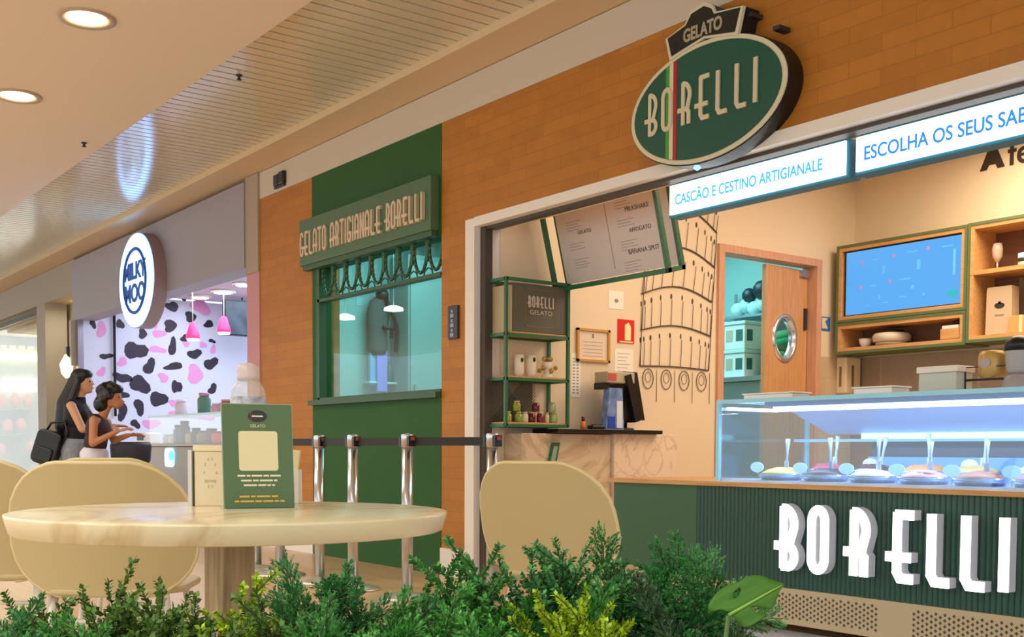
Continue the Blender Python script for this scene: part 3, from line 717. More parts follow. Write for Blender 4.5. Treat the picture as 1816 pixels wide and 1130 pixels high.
# jars
jl = mat('jar_lid_gold', 'C9B978', .35, .3)
JR = [(4.47, 0, 'A3A038', 'olive jar, first at the left end'), (4.56, 0, '8FA83C', 'lime green jar right of the green post'), (4.61, 0, 'D8D0B0', 'white jar, third in the bottom row'), (4.67, 0, '5E1A22', 'wine red jar, fourth in the bottom row'), (4.745, 0, '7A2A30', 'red jam jar, fifth in the bottom row'), (4.80, 0, 'D6C79C', 'small pale jar, sixth in the bottom row'), (4.86, 0, '9FB878', 'pale green jar, last at the right end'),
      (4.545, 1, '8F9A30', 'stacked yellow-green jar above the lime jar'), (4.705, 1, '6A1F26', 'stacked dark red jar in the middle'), (4.845, 1, '9FB58A', 'stacked green jar above the right end')]
for yy, up, c, lb in JR:
    z = 1.058 + (.0725 if up else 0)
    jar('preserve_jar', Vector((-6.0, yy, z)), .026 if yy != 4.80 else .018, .07, mat('preserve_'+c, c, .2), jl, lb+' on the lowest shelf', 'jar', 'preserve jars on the green shelf')

# ================================================================== LEFT WALL ITEMS
def wallX(name, y0, y1, z0, z1, material, parent, d0=0, d1=.006):
    return part(MB().box(XW+d0, XW+d1, y0, y1, z0, z1), name, parent, material)
t = thing('framed_certificate', 'certificate in a light wooden frame on the cream side wall', 'picture frame', (XW, 5.335, 1.62))
mb = MB(); a0, a1, b0, b1 = 5.18, 5.49, 1.505, 1.74
mb.box(XW, XW+.02, a0, a1, b0, b0+.016).box(XW, XW+.02, a0, a1, b1-.016, b1).box(XW, XW+.02, a0, a0+.018, b0, b1).box(XW, XW+.02, a1-.018, a1, b0, b1)
part(mb, 'frame', t, mat('honey_wood', 'C9933E', .4))
wallX('paper', a0+.018, a1-.018, b0+.016, b1-.016, mat('certificate_paper', 'E3CDB8', .6), t, 0, .006)
mb = MB()
for k in range(5): mb.box(XW+.006, XW+.0066, 5.24+.01*(k % 2), 5.43-.01*(k % 2), 1.645-.025*k, 1.648-.025*k)
mb.box(XW+.006, XW+.0068, 5.325, 5.345, 1.675, 1.705)
part(mb, 'print', t, mat('print_brown', '9A8070', .6))
t = thing('fire_sign', 'red and pale fire extinguisher sign on the cream side wall', 'sign', (XW, 5.655, 1.745))
wallX('plate', 5.575, 5.735, 1.66, 1.83, red, t, 0, .008)
part(MB().prism([(5.64, 1.68), (5.70, 1.68), (5.70, 1.78), (5.675, 1.81), (5.64, 1.79)], 0, .002, frameX(XW+.008, 0, 0)), 'pictogram', t, mat('phosphor', 'E8E3A8', .5))
part(MB().box(XW+.008, XW+.0095, 5.59, 5.72, 1.663, 1.672), 'small_print', t, MATS['phosphor'])
t = thing('wall_notice', 'white printed notice below the red fire sign', 'paper', (XW, 5.64, 1.50))
wallX('sheet', 5.55, 5.73, 1.39, 1.615, white_card, t, 0, .003)
mb = MB()
for k in range(7): mb.box(XW+.003, XW+.0036, 5.575, 5.70-.02*(k % 3), 1.58-.026*k, 1.583-.026*k)
part(mb, 'print', t, MATS['print_brown'])
t = thing('wall_switch_plate', 'small pale card pinned high on wall left of the tower drawing', 'paper', (XW, 5.56, 1.96))
wallX('card', 5.485, 5.63, 1.90, 2.03, white_card, t, 0, .003)
part(MB().prism(ell(5.56, 1.96, .02, .014, 10), 0, .001, frameX(XW+.003, 0, 0)), 'print', t, MATS['print_brown'])
t = thing('hanging_list', 'narrow tall printed strip on the wall right of the green shelf', 'paper', (XW+.02, 5.17, 1.40))
wallX('sheet', 5.135, 5.225, 1.25, 1.56, white_card, t, 0, .004)
mb = MB()
for k in range(12):
    for yy in (5.15, 5.185): mb.box(XW+.004, XW+.0046, yy, yy+.02, 1.275+.022*k, 1.283+.022*k)
part(mb, 'print', t, mat('print_grey', '8A8478', .6))
# tower drawing
mb = MB(); X0 = XW+.007
def ln(p, q, r=.0028): mb.tube([(X0, p[0], p[1]), (X0, q[0], q[1])], r, 4)
def curve(ya, yb_, z, sag, r=.006, n=14):
    P = [(ya+(yb_-ya)*i/n, z+sag*math.sin(PI*i/n)) for i in range(n+1)]
    for p, q in zip(P, P[1:]): ln(p, q, r)
    return P
bands = [(1.50, 5.795, 6.53), (1.765, 5.80, 6.545), (2.03, 5.805, 6.555), (2.30, 5.83, 6.58), (2.57, 5.86, 6.60), (2.80, 5.90, 6.62)]
for k, (z, ya, yb_) in enumerate(bands):
    sag = .025+.03*k if k else .01
    curve(ya, yb_, z, sag); 
    if k < 5:
        z2, yc, yd = bands[k+1]; sg2 = .025+.03*(k+1)
        n = 10
        for i in range(n):
            u = (i+.5)/n; u = .5-.5*math.cos(PI*u)
            yy = ya+(yb_-ya)*u; zt = z2+sg2*math.sin(PI*u)
            if k >= 1 or i % 1 == 0: ln((yy, z+sag*math.sin(PI*u)), (yc+(yd-yc)*u, zt-.10), .0022)
            mb.prism([(yy+.05*(yd-yc)*.1+a_, zt-.075+b_) for a_, b_ in ell(0, 0, .011 if i in (2, 4, 6) else .008, .022, 8)], 0, .002, Matrix.Translation((XW, 0, 0)) @ Matrix(((0, 0, 1, 0), (1, 0, 0, 0), (0, 1, 0, 0), (0, 0, 0, 1))))
ln((5.795, 1.50), (5.86, 2.57)); ln((6.53, 1.50), (6.60, 2.57))
for i in range(4):
    cy = 5.88+.19*i
    P = [(cy+.055*math.cos(R_(a_)), 1.41+.075*math.sin(R_(a_))) for a_ in range(0, 361, 30)]
    for p, q in zip(P, P[1:]): ln(p, q, .003)
    P = [(cy+.03*math.cos(R_(a_)), 1.42+.04*math.sin(R_(a_))) for a_ in range(0, 361, 45)]
    for p, q in zip(P, P[1:]): ln(p, q, .002)
    ln((cy+.09, 1.48), (cy+.09, 1.24), .002)
o = mb.build('tower_mural', mat('mural_ink', '5A4A3A', .7), loc=(XW, 6.17, 1.25)); tag(o, 'line drawing of a leaning arcaded tower on the cream side wall', 'wall drawing')

# door with porthole into the kitchen
mb = MB().box(XW-.13, XW+.025, 6.615, 6.68, 0, 2.43).box(XW-.13, XW+.025, 7.81, 7.875, 0, 2.43).box(XW-.13, XW+.025, 6.615, 7.875, 2.43, 2.49)
dfm = woodmat('door_frame_wood', 'C79272', 'D5A484', (12, 12, 1))
struct(mb, 'trim_8', dfm)
# swing door, opened a little into the kitchen
t = thing('swing_door', 'tan wooden swing door with a round steel porthole, standing ajar', 'door', (XW-.06, 7.80, 0))
ang = R_(4)
Md = Matrix.Translation((XW-.07, 7.80, 0)) @ Matrix.Rotation(ang, 4, 'Z')
dw = .575
def ringpts(cy, cz, r0, n=40, sy=1): return [(cy+r0*sy*math.cos(2*PI*i/n), cz+r0*math.sin(2*PI*i/n)) for i in range(n)]
# leaf with a real hole: 4 sectors around the opening
mb = MB(); cy_, cz_ = -.315, 1.815; hole = ringpts(cy_, cz_, .17, 32, .82)
mb2 = bmesh.new()
def sector_leaf(x0, x1):
    rect = [(0, .02), (0, 2.40), (-dw, 2.40), (-dw, .02)]
    n = 32; outer = []
    for i in range(n):
        a_ = 2*PI*i/n; dx, dz = math.cos(a_), math.sin(a_)
        ts = []
        if dx > 1e-6: ts.append((0-cy_)/dx)
        if dx < -1e-6: ts.append((-dw-cy_)/dx)
        if dz > 1e-6: ts.append((2.40-cz_)/dz)
        if dz < -1e-6: ts.append((.02-cz_)/dz)
        tm = min(ts); outer.append((cy_+dx*tm, cz_+dz*tm))
    # snap nearest points to the corners
    for c in rect:
        k = min(range(n), key=lambda i: (outer[i][0]-c[0])**2+(outer[i][1]-c[1])**2); outer[k] = c
    R = [[Md @ Vector((x, y, z)) for y, z in L] for x, L in ((x0, hole), (x0, outer), (x1, outer), (x1, hole), (x0, hole))]
    mb.loft(R, cap=False, smooth=False)
sector_leaf(-.04, 0)
part(mb, 'leaf', t, wood_tan_v)
mb = MB(); seg = 32
mb.loft([[Md @ Vector((x, cy_+r*.82*math.cos(2*PI*i/seg), cz_+r*math.sin(2*PI*i/seg))) for i in range(seg)] for x, r in ((-.055, .165), (-.055, .20), (.015, .20), (.018, .18), (.015, .163), (-.055, .165))], cap=False)
part(mb, 'porthole_ring', t, mat('bright_steel', 'D9DCE0', .2, .8))
part(MB().prism([(y, z) for y, z in ringpts(cy_, cz_, .165, 32, .82)], -.022, -.016, Md @ Matrix(((0, 0, 1, 0), (1, 0, 0, 0), (0, 1, 0, 0), (0, 0, 0, 1)))), 'porthole_glass', t, glass_c)
part(MB().box(-.02, .02, -.05, -.02, 1.9, 2.08, Md), 'hinge', t, dkgrey)
part(MB().box(0, .03, -.12, -.01, 2.34, 2.40, Md), 'door_closer', t, chrome)
# blue sign by the door
t = thing('wall_sign', 'small blue and white sticker sign between door and television shelf', 'sign', (XW, 7.96, 1.97))
wallX('plate', 7.88, 8.02, 1.90, 2.02, mat('sticker_blue', '3A78B8', .4), t, 0, .004)
part(MB().prism([(7.91, 1.92), (7.99, 1.92), (7.95, 1.98), (7.99, 2.01), (7.91, 2.01)], 0, .001, frameX(XW+.004, 0, 0)), 'pictogram', t, ivory)

# things in the kitchen seen through the doorway / window
t = thing('steel_counter', 'stainless steel counter in the blue-green kitchen behind the doorway', 'counter', (-7.4, 7.9, 0))
part(MB().box(-8.4, -6.5, 7.55, 8.15, .0, 1.48), 'body', t, steel, .01)
part(MB().box(-8.45, -6.45, 7.5, 8.17, 1.48, 1.52), 'worktop', t, steel)
part(MB().box(-7.3, -7.28, 7.54, 7.56, .2, 1.4), 'door_gap', t, dkgrey)
tub_m = mat('white_tub', 'DCE8E6', .4); lidm = mat('tub_lid', 'C9DEDC', .4)
def tub(p, w, h, label):
    t = thing('storage_tub', label, 'tub', p, 0, 'white kitchen tubs')
    P = Vector(p)
    part(MB().box(P.x-w/2, P.x+w/2, P.y-w/2, P.y+w/2, P.z, P.z+h*.88), 'body', t, tub_m, .01)
    part(MB().box(P.x-w/2-.01, P.x+w/2+.01, P.y-w/2-.01, P.y+w/2+.01, P.z+h*.88, P.z+h), 'lid', t, lidm, .005)
    part(MB().box(P.x+w/2, P.x+w/2+.004, P.y-w*.38, P.y-.02, P.z+h*.3, P.z+h*.7).box(P.x+.02, P.x+w*.4, P.y-w/2-.003, P.y-w/2, P.z+h*.3, P.z+h*.7), 'printed_label', t, mat('label_dark', '3F6660', .5))
    part(MB().box(P.x-w*.4, P.x-.02, P.y-w/2-.003, P.y-w/2, P.z+h*.3, P.z+h*.7), 'side_label', t, mat('label_tan', 'B9B09A', .5))
    return t
def kp(px, py, Y=7.75): return onY(px, py, Y)
q = kp(1318, 640); tub((q.x, 7.75, 1.52), .24, .25, 'white lidded tub with dark label, lower of the kitchen stack')
tub((q.x, 7.75, 1.772), .24, .25, 'white lidded tub with dark label, upper of the kitchen stack')
tub((q.x-.36, 7.85, 1.52), .26, .33, 'plain pale tub left of the kitchen stack')
q = kp(1355, 600)
t = thing('green_cloth', 'crumpled green cloth heap beside the kitchen tubs', 'cloth', (q.x+.06, 7.85, 1.52))
mb = MB(); rn = random.Random(3)
for k in range(7): mb.ball((q.x+.08+rn.uniform(-.06, .10), 7.85+rn.uniform(-.08, .08), 1.60+k*.045), .10, 10, (1.2, 1, .6))
part(mb, 'folds', t, mat('green_cloth_m', '2F9A6A', .8))
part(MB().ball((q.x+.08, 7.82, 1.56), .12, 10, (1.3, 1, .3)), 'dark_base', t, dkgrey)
# shelf with things above
q = kp(1330, 525, 7.95)
t = thing('kitchen_rack', 'steel rack piled with pale bags behind the doorway', 'rack', (q.x, 8.0, 2.05))
part(MB().box(q.x-.35, q.x+.45, 7.9, 8.17, 2.09, 2.11), 'rack_shelf', t, steel)
for xx in (q.x-.34, q.x+.43): part(MB().box(xx, xx+.02, 8.12, 8.14, 1.52, 2.35), 'rack_post', t, steel)
t = thing('bag_pile', 'pile of pale and dark bags on the kitchen rack', 'bags', (q.x, 8.0, 2.11))
mb = MB()
for k in range(6): mb.ball((q.x-.2+.1*k, 8.02, 2.18+.03*(k % 2)), .07, 10, (1.1, 1, 1))
part(mb, 'pale_bags', t, mat('pale_bag', 'B8DAD8', .5))
part(MB().ball((q.x+.12, 7.98, 2.33), .09, 10).ball((q.x-.05, 8.0, 2.30), .07, 10).ball((q.x+.25, 7.99, 2.25), .06, 10), 'dark_bags', t, mat('dark_bag', '22303A', .4))
# hanging clothes and fittings on the kitchen's far wall, seen through the window
XK = -9.65
p = onX(676, 588, XK+.12)
t = thing('hanging_apron', 'dark jacket and apron hanging on a hook behind the kitchen window', 'apron', (XK+.12, p.y, p.z))
def kring(w_, z, c=0, dx=0): return [Vector((XK+.10+dx+.07*math.cos(a_), p.y+c+w_*math.sin(a_), p.z+z)) for a_ in [2*PI*k/16 for k in range(16)]]
part(MB().loft([kring(.035, .34), kring(.10, .29, -.01), kring(.125, .16, -.02), kring(.10, 0, -.03), kring(.11, -.16, -.03), kring(.09, -.22, -.03)]), 'jacket', t, mat('jacket_grey', '4E5654', .8))
part(MB().tube([(XK+.19, p.y+.02, p.z+.30), (XK+.2, p.y+.09, p.z+.14), (XK+.2, p.y+.13, p.z+.03), (XK+.2, p.y+.11, p.z-.20)], .018, 6).tube([(XK+.19, p.y-.02, p.z+.03), (XK+.2, p.y+.12, p.z+.03)], .02, 6).lathe([(.06, 0), (.065, .05), (.04, .09), (.01, .1)], (XK+.14, p.y, p.z+.31), 12), 'strap', t, black)
part(MB().box(XK+.08, XK+.12, p.y-.12, p.y-.03, p.z-.52, p.z-.19), 'blue_cloth', t, mat('sky_cloth', '5FB0E0', .7), label='sky blue cloth')
part(MB().box(XK+.12, XK+.15, p.y-.06, p.y+.05, p.z-.58, p.z-.19), 'violet_cloth', t, mat('violet_cloth', 'A88CF0', .7), label='violet cloth')
part(MB().box(XK+.06, XK+.08, p.y+.03, p.y+.07, p.z-.70, p.z-.19), 'apron_string', t, mat('olive_string', '5A5A40', .7))
part(MB().tube([(XK, p.y, p.z+.44), (XK+.08, p.y, p.z+.44), (XK+.09, p.y, p.z+.40)], .008, 6), 'hook', t, steel)
def kbox(px0, px1, py0, py1, d0=0, d1=.03):
    a_, b_ = onX(px0, py0, XK+d1), onX(px1, py1, XK+d1)
    return (XK+d0, XK+d1, a_.y, b_.y, b_.z, a_.z)
a_ = kbox(700, 720, 515, 655)
t = thing('wall_organiser', 'dark slatted wall organiser at right behind the kitchen window', 'organiser', (XK, a_[2], a_[4]))
mb = MB()
for k in range(6):
    z = a_[4]+(a_[5]-a_[4])*k/5; mb.box(XK, XK+.03, a_[2], a_[3], z-.008, z+.008)
mb.box(XK, XK+.03, a_[2], a_[2]+.015, a_[4]-.008, a_[5]+.008).box(XK, XK+.03, a_[3]-.015, a_[3], a_[4]-.008, a_[5]+.008)
part(mb, 'frame', t, mat('grid_dark', '33595A', .5))
part(MB().box(*kbox(698, 718, 583, 601, 0, .08)), 'tray', t, dkgrey)
a_ = kbox(698, 716, 655, 690, 0, .12)
t = thing('soap_bottles', 'dark green bottles on a ledge low behind the kitchen window', 'bottles', (XK, a_[2], a_[4]))
part(MB().box(*kbox(655, 718, 676, 682, 0, .14)), 'ledge', t, mat('ledge_pale', 'CFEDEE', .3))
for k in range(3): part(MB().lathe([(.03, 0), (.03, .12), (.012, .15), (.012, .19), (.002, .19)], (XK+.07, a_[2]-.02+.07*k, onX(700, 676, XK+.07).z), 12), 'bottle', t, mat('bottle_teal', '1F6A58', .3))
t = thing('steel_fridge', 'tall grey-teal refrigerator at the right behind the kitchen window', 'refrigerator', (-9.4, 6.1, 0))
q0, q1 = onX(724, 600, -9.3), onX(800, 600, -9.3)
part(MB().box(XK+.01, -9.3, q0.y, q1.y, .08, 2.75), 'body', t, mat('fridge_teal', '7E9C9A', .35), .01)
part(MB().box(-9.3, -9.285, q0.y+.02, q1.y-.02, .12, 2.7), 'door', t, mat('fridge_door', '86A3A1', .3), .004)
part(MB().box(-9.285, -9.25, q0.y+.05, q0.y+.07, 1.0, 1.5), 'handle', t, steel)
part(MB().box(XK+.05, -9.35, q0.y+.05, q1.y-.05, 0, .08), 'plinth', t, dkgrey)
a_ = kbox(560, 609, 490, 720, 0, .05)
t = thing('kitchen_cupboard', 'tall pale cupboard at the left behind the kitchen window', 'cupboard', (XK, a_[2], 0))
part(MB().box(XK+.002, XK+.06, a_[2], a_[3], 0, 2.4), 'body', t, mat('cupboard_teal', '8DB8B4', .5), .004)
part(MB().box(XK+.06, XK+.08, a_[3]-.06, a_[3]-.04, 1.2, 1.4), 'handle', t, steel)
t = thing('wall_notice', 'faint pale notice high on the wall behind the kitchen window', 'paper', onX(637, 535, XK))
part(MB().box(*kbox(632, 642, 527, 543, 0, .004)), 'sheet', t, mat('notice_teal', '8FC4C8', .5))
for k, (px, py) in enumerate(((612, 563), (698, 548))):  # glowing discs stand in for ceiling lamps reflected in the window glass
    q = onX(px, py, XK+.8)
    t = thing('lamp_reflection', 'glowing pale oval standing in for a ceiling lamp reflected in the kitchen window, %s' % ('left one' if k == 0 else 'right one above the dark jacket'), 'lamp', q, 0, 'imitated lamp reflections in the kitchen window')
    part(MB().lathe([(.03, .03), (.085, .01), (.09, -.015), (.02, -.025)], q, 20), 'glow_disc', t, mat('lamp_reflection_glow', 'FFFFFF', .4, emit=(1, .93, .72), es=1.5))
    part(MB().tube([q+Vector((0, 0, .03)), (q.x, q.y, 3.0)], .003, 5), 'cord', t, mat('cord_teal', '9CC4C2', .5))  # added cord that only holds up the reflection disc

# ================================================================== CASH DESK
t = thing('cash_desk', 'marble clad cash desk with black top along the cream side wall', 'counter', (-6.0, 5.2, 0))
part(MB().box(XW+.005, -5.95, 4.55, 5.345, 0, .985), 'left_panel', t, marble_w, .004, 'beige marble panel')
part(MB().box(XW+.005, -5.92, 5.347, 5.97, 0, .990), 'right_panel', t, marble_b, .004, 'pale pink marble panel')
part(MB().box(XW+.005, -5.86, 4.79, 5.76, .99, 1.018), 'black_top', t, black, .003)
t = thing('menu_holder', 'slanted green menu card leaning on the marble panel', 'menu card', (-5.92, 4.83, .70))
p0, p1 = onX(960, 825, -5.93), onX(980, 778, -5.93)
part(MB().prism([(4.745, .70), (4.815, .70), (4.865, .925), (4.80, .925)], 0, .012, frameX(-5.945, 0, 0)), 'card', t, green_fr)
part(MB().prism([(4.765, .735), (4.805, .735), (4.845, .90), (4.81, .90)], 0, .002, frameX(-5.933, 0, 0)), 'print', t, mat('print_pale_green', '8FA890', .6))
part(MB().box(-5.95, -5.90, 4.74, 4.84, .685, .70), 'ledge', t, black)
# cash register screen
t = thing('cash_register', 'black till screen seen from behind with a pale receipt printer on top', 'till', (-5.98, 5.48, 1.018))
Mm = Matrix.Translation((-6.0, 5.50, 1.06)) @ Matrix.Rotation(R_(-14), 4, 'X')
part(MB().box(-.10, .10, -.05, .0, .0, .34, Matrix.Translation((-5.98, 5.56, 1.085)) @ Matrix.Rotation(R_(16), 4, 'X')).prism([(5.42, 1.09), (5.64, 1.09), (5.56, 1.43), (5.44, 1.43)], -.03, .03, frameX(-5.95, 0, 0)), 'screen_housing', t, black)
part(MB().tube([(-5.98, 5.48, 1.03), (-5.98, 5.49, 1.15)], .03, 10).lathe([(.085, 0), (.08, .012), (.02, .02)], (-5.98, 5.48, 1.018), 20), 'stand', t, black)
part(MB().box(-6.04, -5.90, 5.26, 5.52, 1.345, 1.425), 'printer', t, mat('printer_beige', 'B5A98C', .5), .008)
part(MB().box(-5.899, -5.896, 5.265, 5.34, 1.36, 1.41), 'red_sticker', t, mat('sticker_red', 'C4504A', .5))
part(MB().box(-6.02, -5.92, 5.24, 5.30, 1.30, 1.345), 'bracket', t, black)
t = thing('shopping_bag', 'blue and white printed bag on the black desk top', 'bag', (-5.93, 5.32, 1.018))
part(MB().prism([(5.25, 1.019), (5.42, 1.019), (5.40, 1.31), (5.28, 1.31)], -.03, .03, frameX(-5.93, 0, 0)), 'bag', t, mat('bag_blue', '6E86B8', .5, noise=.5, scale=18))
part(MB().box(-5.899, -5.894, 5.265, 5.33, 1.03, 1.11), 'blue_print', t, mat('print_blue', '1F44B0', .5))
part(MB().box(-5.899, -5.894, 5.345, 5.40, 1.03, 1.22), 'white_print', t, mat('print_white', 'D6DCE6', .5))
p = Vector((-5.9, 5.04, 1.018))
t = thing('small_bottle', 'tiny orange bottle with dark cap on the black desk top', 'bottle', p)
part(MB().lathe([(.018, 0), (.018, .045), (.01, .055)], p, 12), 'body', t, mat('orange_plastic', 'E8801F', .4))
part(MB().lathe([(.012, .055), (.012, .085), (.002, .086)], p, 12), 'cap', t, mat('cap_dark_red', '4A1410', .4))
t = thing('card_reader', 'small black card reader on the desk between orange bottle and blue bag', 'card reader', (-5.9, 5.16, 1.018))
part(MB().box(-5.94, -5.88, 5.11, 5.22, 1.019, 1.045), 'body', t, black, .006)
part(MB().box(-5.93, -5.89, 5.14, 5.20, 1.045, 1.052), 'keypad', t, dkgrey)

# ================================================================== BACK WALL: TV, CABINETS
YF = 7.99; YBb = YB-.014
def case(name, label, x0, x1, z0, z1, shelves=(), cat='cabinet', grp='green and wood wall cabinets'):
    t = thing(name, label, cat, ((x0+x1)/2, (YF+YBb)/2, z0), 0, grp); e = .022
    mb = MB().box(x0, x0+e, YF, YBb, z0+e, z1-e).box(x1-e, x1, YF, YBb, z0+e, z1-e).box(x0, x1, YF, YBb, z0, z0+e).box(x0, x1, YF, YBb, z1-e, z1)
    part(mb, 'outer_frame', t, mat('cabinet_green', '5E7048', .5))
    e2 = .05
    mb = MB().box(x0+e, x0+e2, YF+.006, YBb-.01, z0+e2, z1-e2).box(x1-e2, x1-e, YF+.006, YBb-.01, z0+e2, z1-e2).box(x0+e, x1-e, YF+.006, YBb-.01, z0+e, z0+e2).box(x0+e, x1-e, YF+.006, YBb-.01, z1-e2, z1-e)
    part(mb, 'wood_lining', t, wood_tan)
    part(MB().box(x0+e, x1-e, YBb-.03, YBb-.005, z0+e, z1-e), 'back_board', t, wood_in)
    for z in shelves: part(MB().box(x0+e, x1-e, YF+.004, YBb-.03, z-.02, z+.012), 'shelf_board', t, wood_tan)
    return t
case('wall_cabinet', 'green and wood wall cabinet holding the blue television', -6.07, -4.872, 1.96, 2.605)
case('wall_cabinet', 'low green and wood shelf box under the blue television', -6.07, -4.872, 1.695, 1.956)
right_cab = case('wall_cabinet', 'green and wood shelf box at the right picture edge', -4.868, -3.3, 1.705, 2.61, (2.235,))
t = thing('television', 'wall television showing a bright blue screen with menu prints', 'television', (-5.43, YF+.05, 1.985))
part(MB().box(-6.0, -4.90, YF+.03, YF+.07, 2.01, 2.552), 'housing', t, black)
sc = part(MB().box(-5.985, -4.905, YF+.022, YF+.03, 2.02, 2.54), 'screen', t, screen_m)
mb = MB(); rn = random.Random(5)
for (x, z, w_, h_) in ((-5.70, 2.45, .06, .008), (-5.36, 2.47, .10, .008), (-5.05, 2.47, .09, .008), (-5.62, 2.36, .02, .07), (-5.30, 2.36, .03, .08), (-4.99, 2.34, .02, .20), (-5.72, 2.24, .06, .01), (-5.42, 2.26, .10, .014), (-5.35, 2.19, .03, .03), (-5.66, 2.14, .02, .04), (-5.78, 2.08, .07, .006), (-5.6, 2.09, .06, .006), (-5.25, 2.12, .02, .02), (-5.44, 2.12, .06, .01)):
    mb.box(x-w_/2, x+w_/2, YF+.0205, YF+.022, z-h_/2, z+h_/2)
part(mb, 'menu_text', sc, mat('screen_text', '4A9AE8', .4, emit='4A9CEE', es=.68))
mb = MB()
for x, z in ((-5.83, 2.44), (-5.53, 2.46), (-5.22, 2.475), (-5.84, 2.24), (-5.56, 2.255)): mb.ball((x, YF+.021, z), .014, 8, (1, .1, 1.1))
part(mb, 'ice_cream_pictures', sc, mat('screen_red', '8A5A90', .4, emit=(.45, .2, .35), es=.7))
part(MB().prism(ell(-5.0, 2.10, .045, .028, 16), 0, .001, frameY(0, YF+.021, 0)), 'screen_logo', sc, mat('screen_logo', '0F7A8A', .4, emit=(.02, .35, .38), es=.7))
# items
def lathing(name, label, cat, p, parts, group=None):
    t = thing(name, label, cat, p, 0, group)
    for nm, prof, m_ in parts: part(MB().lathe(prof, p, 28), nm, t, m_)
    return t
wm = mat('glass_dish', 'CFC4AE', .25); 
lathing('cake_dome', 'round glass dish with lid on low shelf under the television', 'dish', Vector((-5.62, 8.14, 1.747)), [('base', [(.10, 0), (.13, .01), (.13, .03)], wm), ('dome', [(.15, .03), (.155, .08), (.14, .10), (.02, .105)], mat('dome_pale', 'D9CFBB', .25)), ('dark_band', [(.10, .105), (.10, .125), (.01, .126)], black)])
lathing('small_dish', 'small pale bowl left of the round glass dish', 'bowl', Vector((-5.86, 8.12, 1.747)), [('bowl', [(.03, 0), (.05, .04), (.055, .07)], white), ('rim', [(.056, .07), (.058, .074), (.05, .076)], wm)])
t = thing('napkin_box', 'wooden napkin box with white top on right of the low shelf', 'box', (-4.99, 8.1, 1.747))
part(MB().box(-5.09, -4.93, 8.0, 8.16, 1.747, 1.83), 'body', t, wood_tan, .004)
part(MB().box(-5.08, -4.94, 8.01, 8.15, 1.83, 1.855), 'napkins', t, white)
part(MB().tube([(-5.02, 8.08, 1.875), (-4.95, 8.08, 1.885)], .018, 8), 'black_cap', t, black)
t = thing('coffee_bag', 'tall beige paper bag with a dark crest on the right cabinet shelf', 'bag', (-4.66, 8.12, 1.757))
part(MB().prism([(-.105, 0), (.105, 0), (.10, .33), (.095, .36), (-.095, .36), (-.10, .33)], -.05, .05, frameY(-4.65, 8.12, 1.757)), 'bag', t, mat('kraft_beige', 'CDB494', .6))
part(MB().prism(ell(-4.645, 1.975, .04, .022, 20), 0, .002, frameY(0, 8.069, 0)).box(-4.655, -4.635, 8.067, 8.07, 1.985, 2.005), 'crest', t, dkgrey)
part(MB().box(-4.68, -4.61, 8.067, 8.07, 1.90, 1.908), 'print', t, MATS['print_brown'])
t = thing('gift_box', 'orange-tan carton with pale ribbon beside the beige paper bag', 'box', (-4.42, 8.1, 1.757))
part(MB().box(-4.54, -4.20, 8.02, 8.2, 1.757, 1.88), 'carton', t, mat('carton_tan', 'D9A35E', .5), .003)
part(MB().box(-4.46, -4.435, 8.016, 8.205, 1.757, 1.884), 'ribbon', t, mat('ribbon_cream', 'E6D8A8', .5))
lathing('glass_goblet', 'clear stemmed goblet on the upper right cabinet shelf', 'glass', Vector((-4.70, 8.12, 2.249)), [('foot', [(.035, 0), (.03, .006), (.006, .012)], wm), ('stem', [(.006, .012), (.006, .06)], wm), ('cup', [(.01, .06), (.035, .10), (.04, .16), (.03, .20)], mat('goblet_glass', 'C9B8A8', .1))])
t = lathing('mug', 'white mug on the upper right cabinet shelf', 'mug', Vector((-4.47, 8.1, 2.249)), [('cup', [(.04, 0), (.05, .01), (.05, .095), (.045, .095), (.042, .02)], white), ('motif', [(.0505, .03), (.0505, .06)], dkgrey)])
part(MB().tube([(-4.42, 8.1, 2.27), (-4.39, 8.1, 2.28), (-4.385, 8.1, 2.31), (-4.42, 8.1, 2.33)], .007, 8), 'handle', t, white)
# mesh back on right cabinet
mb = MB()
for k in range(60):
    x_ = -4.6+.022*k
    mb.tube([(x_, YBb-.035, 1.76), (min(x_+.44, -3.33), YBb-.035, 1.76+min(.44, -3.33-x_))], .002, 4)
    if x_-.44 > -4.62: mb.tube([(x_, YBb-.035, 1.76), (x_-.44, YBb-.035, 2.2)], .002, 4)
part(mb, 'diamond_mesh', right_cab, mat('mesh_wire', '5E6048', .5))
part(MB().box(-4.62, -3.33, YBb-.033, YBb-.0302, 1.757, 2.20), 'mesh_backing', right_cab, mat('mesh_backing', '8C7F68', .7))
# wall lettering above
t = thing('wall_lettering', 'dark wall lettering high on the back wall at the right edge', 'lettering', (-4.7, YB, 3.1))
mb = MB().prism([(-4.99, 3.075), (-4.935, 3.075), (-4.915, 3.11), (-4.86, 3.11), (-4.845, 3.075), (-4.785, 3.075), (-4.86, 3.25), (-4.915, 3.25)], 0, .006, frameY(0, YB, 0))
part(mb, 'letter_a', t, mat('letter_brown', '2E2418', .6))
textmesh('word', 'fe', .26, MATS['letter_brown'], t, (-4.76, YB-.003, 3.155), ext=.004, align='LEFT', bold=.003)
# towel dispenser, containers on case
t = thing('towel_dispenser', 'cream paper towel dispenser on side wall below the television', 'dispenser', (-6.1, 8.12, 1.42))
part(MB().box(XW+.012, -6.03, 8.10, 8.30, 1.37, 1.68), 'housing', t, ivory, .012)
part(MB().box(-6.10, -6.08, 8.094, 8.10, 1.43, 1.60).box(-6.03, -6.027, 8.17, 8.20, 1.43, 1.61), 'slot', t, mat('slot_brown', '7A6A50', .5))

